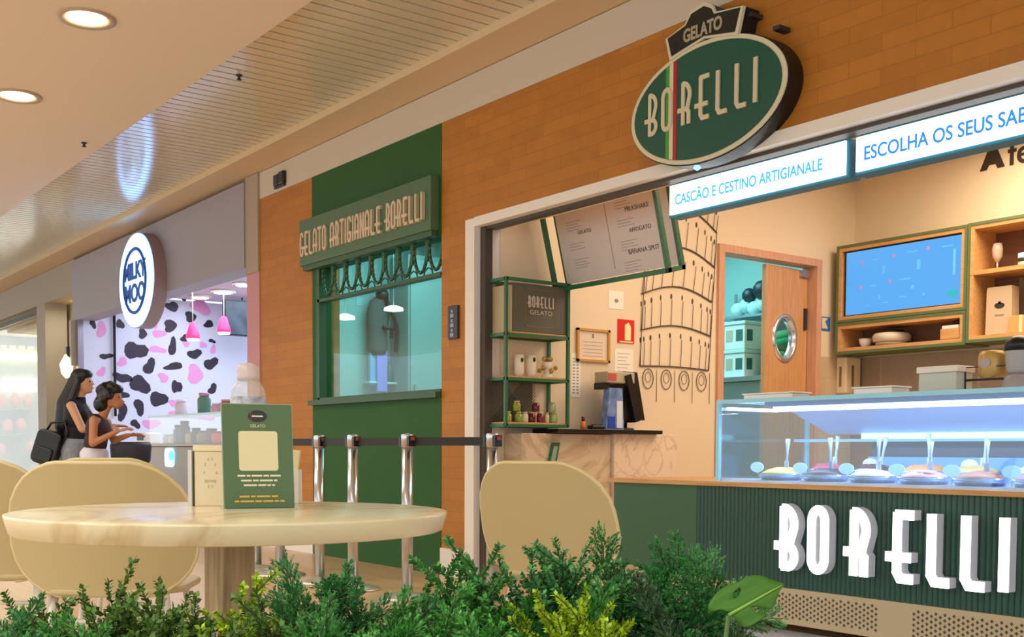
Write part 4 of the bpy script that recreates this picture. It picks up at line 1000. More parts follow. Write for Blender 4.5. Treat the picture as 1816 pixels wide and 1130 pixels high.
# ================================================================== DISPLAY CASE
CX0, CX1 = -4.01, -1.2
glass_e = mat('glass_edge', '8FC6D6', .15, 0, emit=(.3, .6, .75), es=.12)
t = thing('gelato_display', 'glass gelato display case lit blue-white on the green counter', 'display case', (-3.1, 4.7, .70))
part(MB().box(CX0, CX1, F+.02, F+.028, .725, 1.115), 'front_glass', t, glass_d)
part(MB().box(CX0, CX0+.008, F+.028, 5.05, .725, 1.13), 'side_glass', t, glass_d)
part(MB().box(CX0, CX1, F+.02, 5.05, 1.122, 1.130), 'top_glass', t, glass_c)
mb = MB().box(CX0, CX1, F+.01, F+.03, 1.112, 1.132).box(CX0-.004, CX0+.016, F+.012, F+.032, .72, 1.12).box(CX0-.004, CX0+.016, 5.03, 5.05, .72, 1.13).box(CX0, CX0+.01, F+.02, 5.05, 1.118, 1.134)
part(mb, 'edge_trim', t, glass_e)
part(MB().tube([(CX0+.25, F+.16, 1.080), (CX1, F+.16, 1.080)], .011, 10).tube([(CX0+.03, F+.06, 1.088), (CX0+.03, F+.45, 1.088)], .008, 8), 'led_tube', t, led_white)
part(MB().box(CX0+.24, CX1, F+.10, F+.21, 1.092, 1.120), 'led_rail', t, mat('rail_blue_grey', '6F86B0', .3, .3))
# sloping inner canopy and back
pnl = mat('canopy_panel', 'A9B6D6', .4)
part(MB().prism([(F+.22, 1.12), (F+.62, .97), (F+.62, .96), (F+.22, 1.105)], CX0+.24, CX1, Matrix(((0, 0, 1, 0), (1, 0, 0, 0), (0, 1, 0, 0), (0, 0, 0, 1)))), 'canopy', t, pnl)
part(MB().box(CX0+.45, CX1, F+.60, F+.63, .935, .965), 'rear_light_strip', t, mat('strip_cyan', 'BFE8FF', .4, emit=(.5, .85, 1), es=1.3))
part(MB().box(CX0+.45, CX1, F+.66, F+.68, .72, .845), 'rear_panel', t, mat('rear_panel', '8FB4E0', .4))
part(MB().box(CX0+.45, CX1, F+.69, F+.70, .845, .935), 'rear_sliding_panel', t, mat('rear_slide', '5A5560', .4))
part(MB().box(CX0+.02, CX1, F+.60, F+.612, .922, .936), 'glass_shelf_edge', t, mat('shelf_edge_blue', 'A8CFE8', .3))
part(MB().box(CX0+.01, CX1, F+.03, 5.03, .715, .728), 'deck', t, mat('deck_steel', 'C9D4F0', .3, .4))
lamp('display_led', 'AREA', (-2.7, F+.17, 1.066), 13, (.62, .78, 1), 2.6, (0, 0, 0), .03)
# gelato pans
gcol = ['E8C860', 'C0485A', '4A2430', '5A2A30', 'EAD8B8', 'D98A4A', 'E8A0A0', 'C8A060', 'B86A50', 'C8C890', 'B070C0', 'D8D0C0', 'E0B890', 'F0E4D0', 'C4C080', 'A87050']
gnm = ['bright yellow', 'raspberry red', 'dark berry', 'chocolate', 'vanilla', 'orange', 'pale pink', 'caramel', 'brick red', 'pistachio', 'violet', 'cream', 'peach', 'white', 'pale green', 'hazelnut']
k = 0
panm = mat('pan_steel', 'BFC8DA', .25, .8)
spade = mat('clear_spade', 'C4CCE4', .15)
for row in range(2):
    for c in range(8):
        x = CX0+.32+c*.265+(.1 if row else 0); y = F+.14+row*.25
        if x > -1.75: continue
        z = .73+.02*row
        i = (c*2+row) % 16
        t = thing('gelato_pan', '%s gelato in a steel pan, %s row of the display case' % (gnm[i], 'front' if row == 0 else 'rear'), 'gelato pan', (x, y, z), 0, 'gelato pans in the display case')
        P = Vector((x, y, z))
        part(MB().lathe([(.10, 0), (.115, .03), (.122, .032), (.108, .01), (.02, .008)], P, 20, sy=.9), 'pan', t, panm)
        mb = MB(); rn = random.Random(i*7+row)
        mb.lathe([(.105, .012), (.10, .035), (.07, .05), (.02, .062)], P, 16, sy=.9)
        for j in range(4): mb.ball(P+Vector((rn.uniform(-.05, .05), rn.uniform(-.04, .04), .045)), .03, 8, (1.2, 1, .6))
        part(mb, 'gelato', t, mat('gelato_'+gnm[i].replace(' ', '_'), gcol[i], .5))
        s_ = thing('serving_spade', 'clear serving spade standing in the %s gelato' % gnm[i], 'spade', P+Vector((.03, 0, .04)), 0, 'serving spades in the gelato')
        lean = rn.uniform(-.03, .03); hh = .14+.03*rn.random()
        q0 = P+Vector((.03, 0, .045)); q1 = P+Vector((.03+lean, .01, .045+hh))
        part(MB().tube([q0, q0.lerp(q1, .6), q1], [.006, .006, .012], 8), 'handle', s_, spade)
        part(MB().prism([(-.014, -.01), (.014, -.01), (.012, .05), (-.012, .05)], -.002, .002, frameY(q0.x, q0.y, q0.z)), 'blade', s_, spade)
        if row == 0 or c % 2:
            g_ = thing('flavour_tag', 'white oval price tag in the %s gelato' % gnm[i], 'tag', P+Vector((-.07, -.09+.12*row, .02)), 0, 'flavour tags in the display case')
            part(MB().prism(ell(0, 0, .042, .026, 20), 0, .003, frameY(x-.07, y-.10+.16*row, z+.062)), 'card', g_, mat('tag_white', 'DDF6FF', .4, emit=(.45, .85, 1), es=.3))
            part(MB().tube([(x-.07, y-.098+.16*row, z+.04), (x-.07, y-.098+.16*row, z+.002)], .002, 5), 'pin', g_, steel)
# on top of the case
Zt = 1.1305
def traybox(px0, px1, h, label, m1, lid=True, Y=4.95, extra=None):
    a_, b_ = onY(px0, 700, Y), onY(px1, 700, Y)
    t = thing('food_container', label, 'container', ((a_.x+b_.x)/2, Y, Zt), 0, 'containers on top of the display case')
    part(MB().box(a_.x, b_.x, Y-.07, Y+.07, Zt, Zt+h*.8), 'box', t, m1, .006)
    part(MB().box(a_.x-.008, b_.x+.008, Y-.078, Y+.078, Zt+h*.8, Zt+h), 'lid', t, white_card, .004)
    return t
traybox(1335, 1420, .033, 'flat white foam tray on top of display case, before the doorway', white_card, Y=4.48)
traybox(1530, 1597, .038, 'small flat white box on top of display case, below the television', white_card, Y=4.48)
traybox(1643, 1710, .15, 'pale green-white lidded tub on top of the display case', mat('tub_mint', 'C9D2C4', .4))
q = onY(1760, 690, 4.98)
t = thing('sweet_stand', 'wire stand holding a round golden tin on top of the display case', 'stand', (q.x, 4.98, Zt))
mb = MB()
for dx in (-.12, .12): mb.tube([(q.x+dx, 4.95, Zt), (q.x+dx, 4.95, Zt+.14)], .004, 6)
mb.tube([(q.x-.12, 4.95, Zt+.08), (q.x+.12, 4.95, Zt+.08)], .006, 6); mb.tube([(q.x-.12, 4.95, Zt+.14), (q.x+.12, 4.95, Zt+.14)], .003, 6)
part(mb, 'wire_frame', t, dkgrey)
t = thing('gold_tin', 'round golden tin on the wire stand above the display case', 'tin', (q.x-.01, 4.99, Zt+.09))
part(MB().lathe([(.05, 0), (.062, .02), (.062, .10), (.05, .125), (.01, .13)], (q.x-.01, 4.99, Zt+.088), 20), 'tin', t, mat('tin_gold', 'C9A35A', .35, .2))
part(MB().prism(ell(q.x-.01, Zt+.155, .028, .022, 14), 0, .003, frameY(0, 4.928, 0)), 'tin_label', t, mat('tin_label', 'B9A8A8', .5))
q = onY(1806, 680, 4.98)
t = thing('blender_jug', 'grey glass blender jug with black lid at the right picture edge', 'blender', (q.x, 4.98, Zt))
part(MB().lathe([(.07, 0), (.075, .03), (.06, .09), (.04, .10)], (q.x, 4.98, Zt), 20), 'motor_base', t, mat('blender_grey', 'A9A6A8', .3))
part(MB().lathe([(.04, .10), (.055, .12), (.06, .20), (.062, .205)], (q.x, 4.98, Zt), 20), 'jug', t, mat('jug_grey', 'B8B4B4', .2))
part(MB().lathe([(.064, .205), (.062, .25), (.03, .27), (.005, .275)], (q.x, 4.98, Zt), 20), 'lid', t, black)

# ================================================================== COUNTER FRONT
t = thing('serving_counter', 'green fluted serving counter with glowing BORELLI letters on its front', 'counter', (-3.2, F+.35, 0))
ex = -1.2
part(MB().box(-4.795, ex, F-.025, F+.75, .692, .716), 'wood_ledge', t, wood_tan, .003)
part(MB().box(-4.775, -4.13, F, F+.02, .215, .692), 'plain_panel', t, mat('counter_green_plain', '35603A', .45))
mb = MB(); n = 112; x0 = -4.13; pitch = .026
rings = []
pts = []
xx = x0
while xx < ex:
    for a_ in (0, 45, 90, 135): pts.append((xx+pitch*a_/180., F+.004-.010*math.sin(R_(a_))))
    xx += pitch
mb.loft([[Vector((x, y, .213)) for x, y in pts], [Vector((x, y, .692)) for x, y in pts]], cap=False, smooth=False, closed=False)
part(mb, 'fluted_panel', t, green_fl)
part(MB().box(-4.775, ex, F+.02, F+.70, .05, .692), 'carcass', t, mat('carcass_green', '2F4A38', .6))
part(MB().box(-4.775, ex, F-.012, F+.02, .04, .213), 'kick_plate', t, mat('kick_beige', 'C9B48E', .45), .002)
mb = MB()
for (xa, xb_) in ((-3.86, -3.02), (-2.83, -1.9)):
    x = xa; r = 0
    nrow = 5
    while x < xb_:
        for k in range(nrow):
            zz = .075+.024*k+(.012 if r % 2 else 0)
            mb.prism([(x-.008, zz), (x, zz-.008), (x+.008, zz), (x, zz+.008)], 0, .003, frameY(0, F-.010, 0))
        x += .021; r += 1
pp = part(mb, 'vent_holes', t, mat('vent_dark', '5B4E3C', .7)); pp['kind'] = 'stuff'
lx = {'0': -3.505, '1': -3.345, '2': -3.115, '3': -2.89, '4': -2.72, '5': -2.565, '6': -2.405}
place = [-3.515, -3.335, -3.12, -2.90, -2.725, -2.57, -2.405]
for k, ch in enumerate('BORELLI'):
    mb = MB(); deco(mb, ch, .285, .075, .006, .1, frameY(0, F-.082, .322), [place[k]])
    lt = part(mb, 'letter_face', t, led_letters)
    mb = MB(); deco(mb, ch, .285, .075, .05, .1, frameY(0, F-.032, .322), [place[k]])
    part(mb, 'letter_return', t, mat('letter_side', 'B4AEA6', .4, emit=(.5, .55, .7), es=.18))
# metal strip and dark mat on floor
o = MB().box(-4.6, ex, F-.27, F-.02, 0, .012).build('floor_strip', mat('pale_metal_strip', 'C6CEE4', .25, .3), loc=(-3, F-.15, 0)); tag(o, 'pale bluish metal strip on floor along the green counter', 'floor strip')
o = MB().box(-3.9, ex, 2.6, F-.28, 0, .008).build('floor_mat', mat('mat_grey', '5E6468', .7), loc=(-2.5, 3.4, 0)); tag(o, 'dark grey floor mat before the green counter', 'mat')

# ================================================================== QUEUE POSTS
belt_m = mat('belt_black', '1B1714', .6)
def post(name='queue_post'):
    t = thing(name, '', 'queue post', (0, 0, 0), 0, 'chrome queue posts')
    part(MB().lathe([(.175, 0), (.175, .008), (.14, .022), (.05, .034), (.034, .04)], (0, 0, 0), 32), 'base', t, mat('base_steel', 'C2BFAE', .35, .6))
    part(MB().lathe([(.033, .03), (.033, .885)], (0, 0, 0), 20), 'pole', t, chrome)
    part(MB().lathe([(.036, .885), (.036, .955), (.034, .962), (.004, .966)], (0, 0, 0), 20), 'cap', t, chrome, label='polished steel cap')
    part(MB().box(-.058, -.034, -.024, .024, .89, .952), 'belt_cassette', t, black)
    part(MB().box(.034, .058, -.024, .024, .89, .952), 'belt_cassette', t, black)
    part(MB().box(.056, .066, -.012, .012, .925, .945), 'release_tab', t, mat('tab_red', 'A8402A', .5))
    return t
PP = [((-5.61, 3.45), 'chrome queue post, third from the right, standing before the brick pilaster edge'), ((-6.17, 3.40), 'chrome queue post before the left part of the green wall'), ((-6.62, 3.40), 'chrome queue post at the brick edge just right of the table card'),
      ((-7.17, 3.38), 'chrome queue post hidden behind the green table card'), ((-7.60, 3.40), 'chrome queue post seen just right of the table column, farthest from the shop opening'), ((-5.00, 3.62), 'chrome queue post at the shop opening, partly behind the right chair')]
PP[0] = (PP[0][0], 'chrome queue post standing alone before the right side of the green wall')
base = post()
posts = []
for k, ((x, y), lb) in enumerate(PP):
    o = base if k == 0 else dup(base, (0, 0, 0), lb)
    o.location = (x, y, 0); o['label'] = lb; posts.append(Vector((x, y, 0)))
order = [4, 3, 2, 1, 0, 5]
for a_, b_ in zip(order, order[1:]):
    p, q = posts[a_], posts[b_]; d = (q-p).normalized(); p2, q2 = p+d*.045, q-d*.045
    mb = MB(); nrm = Vector((-d.y, d.x, 0))*.002
    mb.loft([[p2+nrm+Vector((0, 0, .896)), p2-nrm+Vector((0, 0, .896)), p2-nrm+Vector((0, 0, .943)), p2+nrm+Vector((0, 0, .943))],
             [q2+nrm+Vector((0, 0, .896)), q2-nrm+Vector((0, 0, .896)), q2-nrm+Vector((0, 0, .943)), q2+nrm+Vector((0, 0, .943))]], smooth=False)
    o = mb.build('belt', belt_m, loc=(p2.x, p2.y, .92)); 
    lbs = {(4, 3): 'between the two far left posts', (3, 2): 'left of the brick edge post', (2, 1): 'before the green wall, short left span', (1, 0): 'before the middle of the green wall', (0, 5): 'spanning from green wall to the shop opening'}
    tag(o, 'black retractable belt '+lbs[(a_, b_)], 'belt', 'black queue belts')

# ================================================================== TABLE
tc = Vector((-2.080, .884, 0))
t = thing('round_table', 'round pale marble cafe table on a square wooden column', 'table', tc)
part(MB().lathe([(.02, .713), (.30, .713), (.402, .713), (.406, .715), (.415, .746), (.415, .749), (.412, .75), (.2, .75), (.01, .75)], tc, 96), 'tabletop', t, marble)
Mc = Matrix.Translation(tc-_r0*.010) @ Matrix.Rotation(R_(8), 4, 'Z')
part(MB().box(-.036, .036, -.036, .036, .02, .713, Mc), 'column', t, woodmat('table_column', '7E6C48', 'B39E74', (14, 14, 1), 6), .003)
part(MB().box(-.2, .2, -.2, .2, 0, .02, Mc), 'base_plate', t, mat('plate_brown', '6A5A40', .5), .004)
# green QR stand (the code itself is left out)
a_, b_ = Vector((-2.107, .880, .75)), Vector((-2.077, 1.008, .75))
ux = (b_-a_); wq = ux.length; ux.normalize(); nz = Vector((ux.y, -ux.x, 0))
if nz.dot(EYEV-a_) < 0: nz = -nz
ctr = (a_+b_)/2
Mq = Matrix.Translation(ctr) @ Matrix((ux, -nz, Vector((0, 0, 1)))).transposed().to_4x4() @ Matrix.Rotation(R_(-7), 4, 'X')
t = thing('table_card', 'upright green acrylic card with a blank cream square on marble table', 'card holder', ctr)
hq = .212; wq = .138
part(MB().box(-wq/2, wq/2, .002, .006, .004, hq, Mq), 'card', t, mat('card_green', '4A6436', .4))
part(MB().box(-wq/2-.002, wq/2+.002, .0065, .0085, 0, hq+.002, Mq), 'acrylic_back', t, mat('acrylic', '9FA88C', .15))
part(MB().box(-wq/2-.001, wq/2+.001, -.02, .055, 0, .003, Matrix.Translation(ctr) @ Matrix((ux, -nz, Vector((0, 0, 1)))).transposed().to_4x4()), 'foot', t, mat('acrylic', '9FA88C', .15))
Mf = Mq @ FY
part(MB().prism(rrect(.078, .080, .006), 0, .0006, Mf @ Matrix.Translation((0, .118, -.0019))), 'blank_square', t, mat('card_cream', 'D9CDA0', .5))
mb = MB()
for k, w_ in enumerate((.086, .072, .062)):
    z = .068-.0095*k; x = -w_/2; j = 0
    while x < w_/2-.004:
        L_ = min(w_/2-x, (.016, .007, .021, .011, .026)[(j+k*2) % 5]); mb.box(x, x+L_, .0012, .002, z-.0018, z+.0018, Mq); x += L_+.0025; j += 1
part(mb, 'white_text_lines', t, mat('card_text', 'DCD2AE', .5))
mb = MB()
for k, w_ in enumerate((.080, .10)):
    z = .0265-.0095*k; x = -w_/2; j = 0
    while x < w_/2-.004:
        L_ = min(w_/2-x, (.020, .009, .027, .013)[(j+k) % 4]); mb.box(x, x+L_, .0012, .002, z-.0018, z+.0018, Mq); x += L_+.0025; j += 1
part(mb, 'gold_text_lines', t, gold)
mb = MB().m(sign_black); mb.prism(ell(0, .188, .019, .012, 24), 0, .0006, Mf @ Matrix.Translation((0, 0, -.0019)))
mb.m(MATS['card_text']); mb.box(-.011, .011, .0010, .0014, .1865, .1895, Mq); mb.m(MATS['stripe_red']); mb.box(-.0135, -.0125, .0010, .0014, .179, .197, Mq)
part(mb, 'emblem', t)
textmesh('emblem_word', 'GELATO', .008, MATS['card_text'], t, Mq @ Vector((0, .0012, .168)), Matrix(Mq.to_3x3()).to_4x4() @ FY, ext=.0002)
# cream napkin dispenser left behind the card
a_ = onZ(341, 897, .75)
def stand_box(px0, px1, py, ptop, name, label, cat, m1, depth=.06):
    A, B = onZ(px0, py, .75), onZ(px1, py, .75); A.z = B.z = .75
    dist = (A-EYEV).dot(_f); B = EYEV+ray(px1, py)*dist; B.z = .75
    h = (py-ptop)*dist/FPX
    ux = (B-A).normalized(); uy = Vector((-ux.y, ux.x, 0))
    if uy.dot(_f) < 0: uy = -uy
    Mx = Matrix.Translation(A) @ Matrix((ux, uy, Vector((0, 0, 1)))).transposed().to_4x4()
    return A, Mx, (B-A).length, h
A, Mx, w_, h_ = stand_box(345, 412, 898, 790, '', '', '', None)
t = thing('napkin_holder', 'cream card holder with faint printed motif, left behind the green card', 'holder', A)
part(MB().box(0, w_, 0, .05, 0, h_-.012, Mx), 'body', t, ivory, .002)
part(MB().box(-.002, w_+.002, -.002, .052, h_-.012, h_, Mx), 'lid', t, mat('ivory_lid', 'E8D6AE', .5), .001)
part(MB().box(-.012, -.004, -.005, .055, 0, h_-.01, Mx), 'acrylic_side', t, mat('acrylic_pale', 'CFCBC4', .2))
mb = MB()
for k in range(10):
    a0 = R_(36*k); mb.box(w_*.42+.013*math.cos(a0)-.001, w_*.42+.013*math.cos(a0)+.001, -.001, 0, h_*.55+.03*math.sin(a0)-.003, h_*.55+.03*math.sin(a0)+.003, Mx)
mb.box(w_*.42-.009, w_*.42+.009, -.001, 0, h_*.40, h_*.40+.004, Mx)
part(mb, 'printed_motif', t, mat('motif_grey', 'BFB08C', .6))
A, Mx, w_, h_ = stand_box(500, 529, 894, 833, '', '', '', None)
t = thing('napkin_holder', 'white box holding napkins, peeping out right behind the green card', 'holder', A)
part(MB().box(0, w_, 0, .05, 0, h_, Mx), 'body', t, mat('napkin_white', 'E3DDCB', .5), .002)
part(MB().prism([(.004, 0), (w_-.004, 0), (w_+.001, .042), (.006, .045)], -.03, -.01, Mx @ Matrix.Translation((0, 0, h_)) @ FY), 'napkins', t, mat('napkin_cream', 'EBD9A8', .6))
# clear bottle behind the card
A = onZ(441, 893, .75); A = Vector((-2.345, 1.032, .75))
A = at(441, 800, 2.42); A.z = .75
t = thing('clear_bottle', 'translucent round-shouldered bottle with bluish label, rising behind green card', 'bottle', A)
clr = mat('frosted_clear', 'D9D2C4', .15, alpha=.38)
part(MB().lathe([(.034, 0), (.038, .01), (.038, .225), (.034, .25), (.024, .268)], A, 28), 'bottle_body', t, clr)
part(MB().lathe([(.022, .266), (.024, .275), (.024, .295), (.014, .304), (.003, .306)], A, 24), 'cap', t, mat('frosted_cap', 'D9C4BC', .2, alpha=.7))
part(MB().lathe([(.0385, .175), (.0385, .232)], A, 28), 'printed_label', t, mat('label_bluegrey', 'B9BCC6', .4, noise=.4, scale=60, alpha=.7))

# ================================================================== CHAIRS
def make_chair():
    t = thing('cafe_chair', '', 'chair', (0, 0, 0), 0, 'cream shell chairs')
    # backrest: curved rounded panel, back faces -y
    W2, z0, z1, th = .262, .455, .832, .012
    mb = MB(); nu, nv = 28, 14; R = .11
    def outline(v):
        z = z0+(z1-z0)*v
        w = W2*(1.0-.13*max(0, v-.15)**1.3)
        dz = min(z-z0, z1-z)
        rr = .15 if z > (z0+z1)/2 else .17
        if dz < rr:
            w -= rr*(1-math.sqrt(max(0, 1-((rr-dz)/rr)**2)))
        return w, z
    rings = []
    vs = [.5-.5*math.cos(PI*i/nv) for i in range(nv+1)]
    front, back = [], []
    for v in vs:
        w, z = outline(min(max(v, .0015), .9985))
        lean = -.10*(v-.0)**1.2
        rowf, rowb = [], []
        for i in range(nu+1):
            u = -1+2*i/nu; x = w*math.sin(u*PI/2)
            y = .06*(x/W2)**2+lean
            rowf.append(Vector((x, y+th, z))); rowb.append(Vector((x, y, z)))
        front.append(rowf); back.append(rowb)
    mb.loft([r1+r2[::-1] for r1, r2 in zip(back, front)])
    part(mb, 'backrest', t, creamc)
    rim = [r[0]+Vector((0, th/2, 0)) for r in back]+[p+Vector((0, th/2, 0)) for p in back[-1][1:-1]]+[r[-1]+Vector((0, th/2, 0)) for r in back[::-1]]
    part(MB().tube(rim, .0065, 8), 'edge_bead', t, creamc2)
    mb = MB(); mb.prism(rrect(.42, .40, .12, 6), .460, .478, Matrix.Translation((0, .20, 0)))
    part(mb, 'seat', t, creamc, .006)
    for sx in (-1, 1):
        for sy in (0, 1):
            part(MB().tube([(sx*.15, .06+.28*sy, .460), (sx*.22, -.02+.44*sy, 0)], [.012, .009], 8), 'leg', t, mat('leg_cream', 'DCD6C8', .4))
    part(MB().tube([(-.17, .06, .36), (-.15, .03, .60)], .008, 8).tube([(.17, .06, .36), (.15, .03, .60)], .008, 8).tube([(-.17, .06, .38), (.17, .06, .38)], .007, 8), 'frame', t, MATS['leg_cream'])
    return t
fwd = math.atan2(_f.y, _f.x)-PI/2
ch = make_chair()
def setchair(o, px, d, rz, lb):
    p = at(px, 800, d); o.location = (p.x, p.y, 0); o.rotation_euler = (0, 0, fwd+rz); o['label'] = lb
setchair(ch, 180, 3.12, R_(4), 'cream shell cafe chair seen from behind, beyond the left side of marble table')
c2 = dup(ch, (0, 0, 0), ''); setchair(c2, 966, 3.6, R_(-34), 'cream shell cafe chair at the right, in front of the shop opening')
c3 = dup(ch, (0, 0, 0), ''); setchair(c3, -38, 3.5, R_(-6), 'cream shell cafe chair cut off by the left picture edge')
c4 = dup(ch, (0, 0, 0), ''); setchair(c4, 196, 4.15, R_(0), 'cream shell cafe chair mostly hidden behind the left chair')

# ================================================================== PEOPLE
def body_from(caps, name, parent, material, vox=.008, loc=(0, 0, 0)):
    """capsules and ellipsoids fused into one continuous smooth surface"""
    mb = MB()
    for c in caps:
        if c[0] == 'e': _, p, r = c; mb.loft([[Vector(p)+Vector((r[0]*math.sin(PI*j/10)*math.cos(2*PI*k/14), r[1]*math.sin(PI*j/10)*math.sin(2*PI*k/14), -r[2]*math.cos(PI*j/10))) for k in range(14)] for j in range(1, 10)])
        else:
            p, r0, q, r1 = c; p, q = Vector(p), Vector(q)
            mb.tube([p, q], [r0, r1], 12); 
            for c_, r_ in ((p, r0), (q, r1)): mb.ball(c_, r_*.99, 10)
    me = D.meshes.new(name); mb.bm.to_mesh(me); mb.bm.free()
    o = D.objects.new(name, me); C.objects.link(o)
    m = o.modifiers.new('r', 'REMESH'); m.mode = 'VOXEL'; m.voxel_size = vox; m.use_smooth_shade = True
    s_ = o.modifiers.new('s', 'SMOOTH'); s_.factor = .6; s_.iterations = 6
    dg = bpy.context.evaluated_depsgraph_get(); dg.update()
    me2 = D.meshes.new_from_object(o.evaluated_get(dg)); me2.name = name
    D.objects.remove(o); me2.materials.clear(); me2.materials.append(material)
    for p_ in me2.polygons: p_.use_smooth = True
    o = D.objects.new(name, me2); C.objects.link(o); o.parent = parent
    return o
def hand(caps, w, d, up, side, s_=1):
    """palm and five fingers: w wrist, d direction, up back-of-hand normal, side thumb side"""
    w, d, up, side = Vector(w), Vector(d).normalized(), Vector(up).normalized(), Vector(side).normalized()
    pm = w+d*.045*s_
    for k in (-1, 0, 1): caps.append((w+side*.012*k, .013*s_, w+d*.085*s_+side*.022*k, .012*s_))
    for k, L in zip((-1.5, -.5, .5, 1.5), (.055, .07, .075, .065)):
        b0 = w+d*.088*s_+side*.0175*k
        b1 = b0+d*L*.5*s_-up*.006; b2 = b1+d*L*.35*s_-up*.022; 
        caps += [(b0, .0085*s_, b1, .008*s_), (b1, .008*s_, b2, .0065*s_)]
    t0 = w+d*.03*s_+side*.024; t1 = t0+(d*.6+side*.8).normalized()*.035*s_; t2 = t1+(d*.9+side*.3-up*.3).normalized()*.028*s_
    caps += [(t0, .011*s_, t1, .0095*s_), (t1, .0095*s_, t2, .008*s_)]
def person(px, d, label, kind):
    p = at(px, 800, d); t = thing('person', label, 'person', (p.x, p.y, 0), fwd)   # local: x right in picture, y away
    return t
skin1 = mat('skin_light', 'D09A78', .5); skin2 = mat('skin_tan', 'B87A52', .5)
# woman, profile to the right: local +x is the way she faces
w = person(136, 11.2, 'woman with long black hair, black sleeveless top and grey shorts, black bag behind her', 1)
caps = []
hd = Vector((.075, 0, 1.53))
caps += [('e', hd, (.088, .072, .105)), ('e', hd+Vector((.03, 0, -.055)), (.055, .052, .065)), (hd+Vector((.088, 0, -.005)), .009, hd+Vector((.108, 0, -.025)), .011), ('e', hd+Vector((.088, 0, -.058)), (.012, .022, .010)), ('e', hd+Vector((.072, 0, -.092)), (.02, .022, .018))]
for s_ in (-1, 1): caps.append(('e', hd+Vector((-.005, .072*s_, -.015)), (.018, .008, .026)))
caps += [((.035, 0, 1.30), .050, (.055, 0, 1.46), .045)]
caps += [((.0, -.12, 1.29), .055, (.0, .12, 1.29), .055), ('e', (.01, 0, 1.20), (.105, .155, .16)), ('e', (.0, 0, 1.02), (.095, .135, .16)), ('e', (-.01, 0, .88), (.125, .165, .14)), ('e', (.075, -.06, 1.20), (.055, .055, .06)), ('e', (.075, .06, 1.20), (.055, .055, .06))]
for s_ in (-1, 1):
    caps += [((0, .085*s_, .84), .088, (.03*s_, .09*s_, .48), .058), ((.03*s_, .09*s_, .48), .056, (0, .09*s_, .10), .038), ((-.02, .09*s_, .045), .036, (.13, .10*s_, .03), .028)]
# arms: near arm (-y) bent forward, far arm too
caps += [((.02, -.175, 1.29), .046, (.13, -.19, 1.06), .040), ((.13, -.19, 1.06), .038, (.33, -.15, 1.07), .026)]
hand(caps, (.34, -.15, 1.07), (1, .1, .05), (0, 0, 1), (0, 1, .2))
caps += [((.02, .175, 1.29), .046, (.14, .18, 1.07), .040), ((.14, .18, 1.07), .038, (.34, .12, 1.10), .026)]
hand(caps, (.35, .12, 1.10), (1, -.1, .0), (0, 0, 1), (0, -1, .2))
bd = body_from(caps, 'body', w, skin1, .009)
shirt = body_from([('e', (.01, 0, 1.19), (.122, .17, .175)), ('e', (.0, 0, 1.0), (.112, .152, .16)), ('e', (.078, -.06, 1.20), (.065, .063, .07)), ('e', (.078, .06, 1.20), (.065, .063, .07)), ((.0, -.115, 1.31), .055, (.0, .115, 1.31), .055), ((.035, 0, 1.30), .062, (.045, 0, 1.36), .056)], 'sleeveless_top', w, mat('top_black', '111014', .8), .01)
sk = body_from([('e', (-.01, 0, .90), (.142, .182, .12)), ((-.01, -.09, .86), .112, (0, -.095, .68), .115), ((-.01, .09, .86), .112, (0, .095, .68), .115)], 'grey_shorts', w, mat('denim_grey', '8A8F98', .8, noise=.15, scale=30), .01)
part2 = body_from([((0, -.095, .66), .118, (0, -.095, .63), .118), ((0, .095, .66), .118, (0, .095, .63), .118)], 'hem', w, mat('denim_blue', '1F3A66', .8), .01)
hr = [('e', hd+Vector((-.03, 0, .035)), (.100, .092, .105)), ('e', hd+Vector((.01, 0, .075)), (.085, .08, .055)), (hd+Vector((-.06, 0, 0)), .085, (-.10, 0, 1.30), .095), ((-.10, 0, 1.30), .095, (-.135, 0, 1.10), .085), ((-.135, 0, 1.10), .085, (-.14, 0, .98), .045)]
hr += [(hd+Vector((-.02, -.07, .02)), .035, (-.03, -.11, 1.28), .045), ((-.03, -.11, 1.28), .045, (-.06, -.13, 1.12), .03)]
body_from(hr, 'long_hair', w, hairblack, .01)
mb = MB(); 
for s_ in (-1, 1): mb.ball((.152, .03*s_, 1.535), .009, 8)
mb.build('eyes', mat('eye_dark', '1A1210', .3), w)
mb = MB(); mb.ball((.170, 0, 1.472), .016, 8, (.5, 1.2, .4)); mb.build('mouth', mat('lip', 'A8524A', .5), w)
mb = MB()
for s_ in (-1, 1): mb.prism(rrect(.26, .10, .045), 0, .055, Matrix.Translation((.05, .095*s_, 0)))
mb.build('shoes', mat('shoe_white', 'D8D4CC', .6), w)
# shoulder bag
bp = Vector((-.22, -.16, .88))
bg = thing('shoulder_bag', 'black leather backpack hanging behind the long-haired woman', 'bag', (0, 0, 0), 0)
bg.location = Matrix.Translation(w.location) @ Matrix.Rotation(fwd, 4, 'Z') @ bp; bg.rotation_euler = (0, R_(18), fwd)
MB().prism(rrect(.24, .34, .06), -.07, .07, FY).build('bag_body', mat('leather_black', '0E0D0F', .35), bg, bevel=.015)
MB().prism(rrect(.17, .14, .03), .07, .095, Matrix.Translation((0, 0, -.07)) @ FY).build('front_pocket', MATS['leather_black'], bg, bevel=.008)
MB().tube([(-.06, 0, .16), (-.04, 0, .24), (.08, 0, .30), (.14, 0, .20), (.11, 0, -.05)], .012, 8).build('strap', MATS['leather_black'], bg)
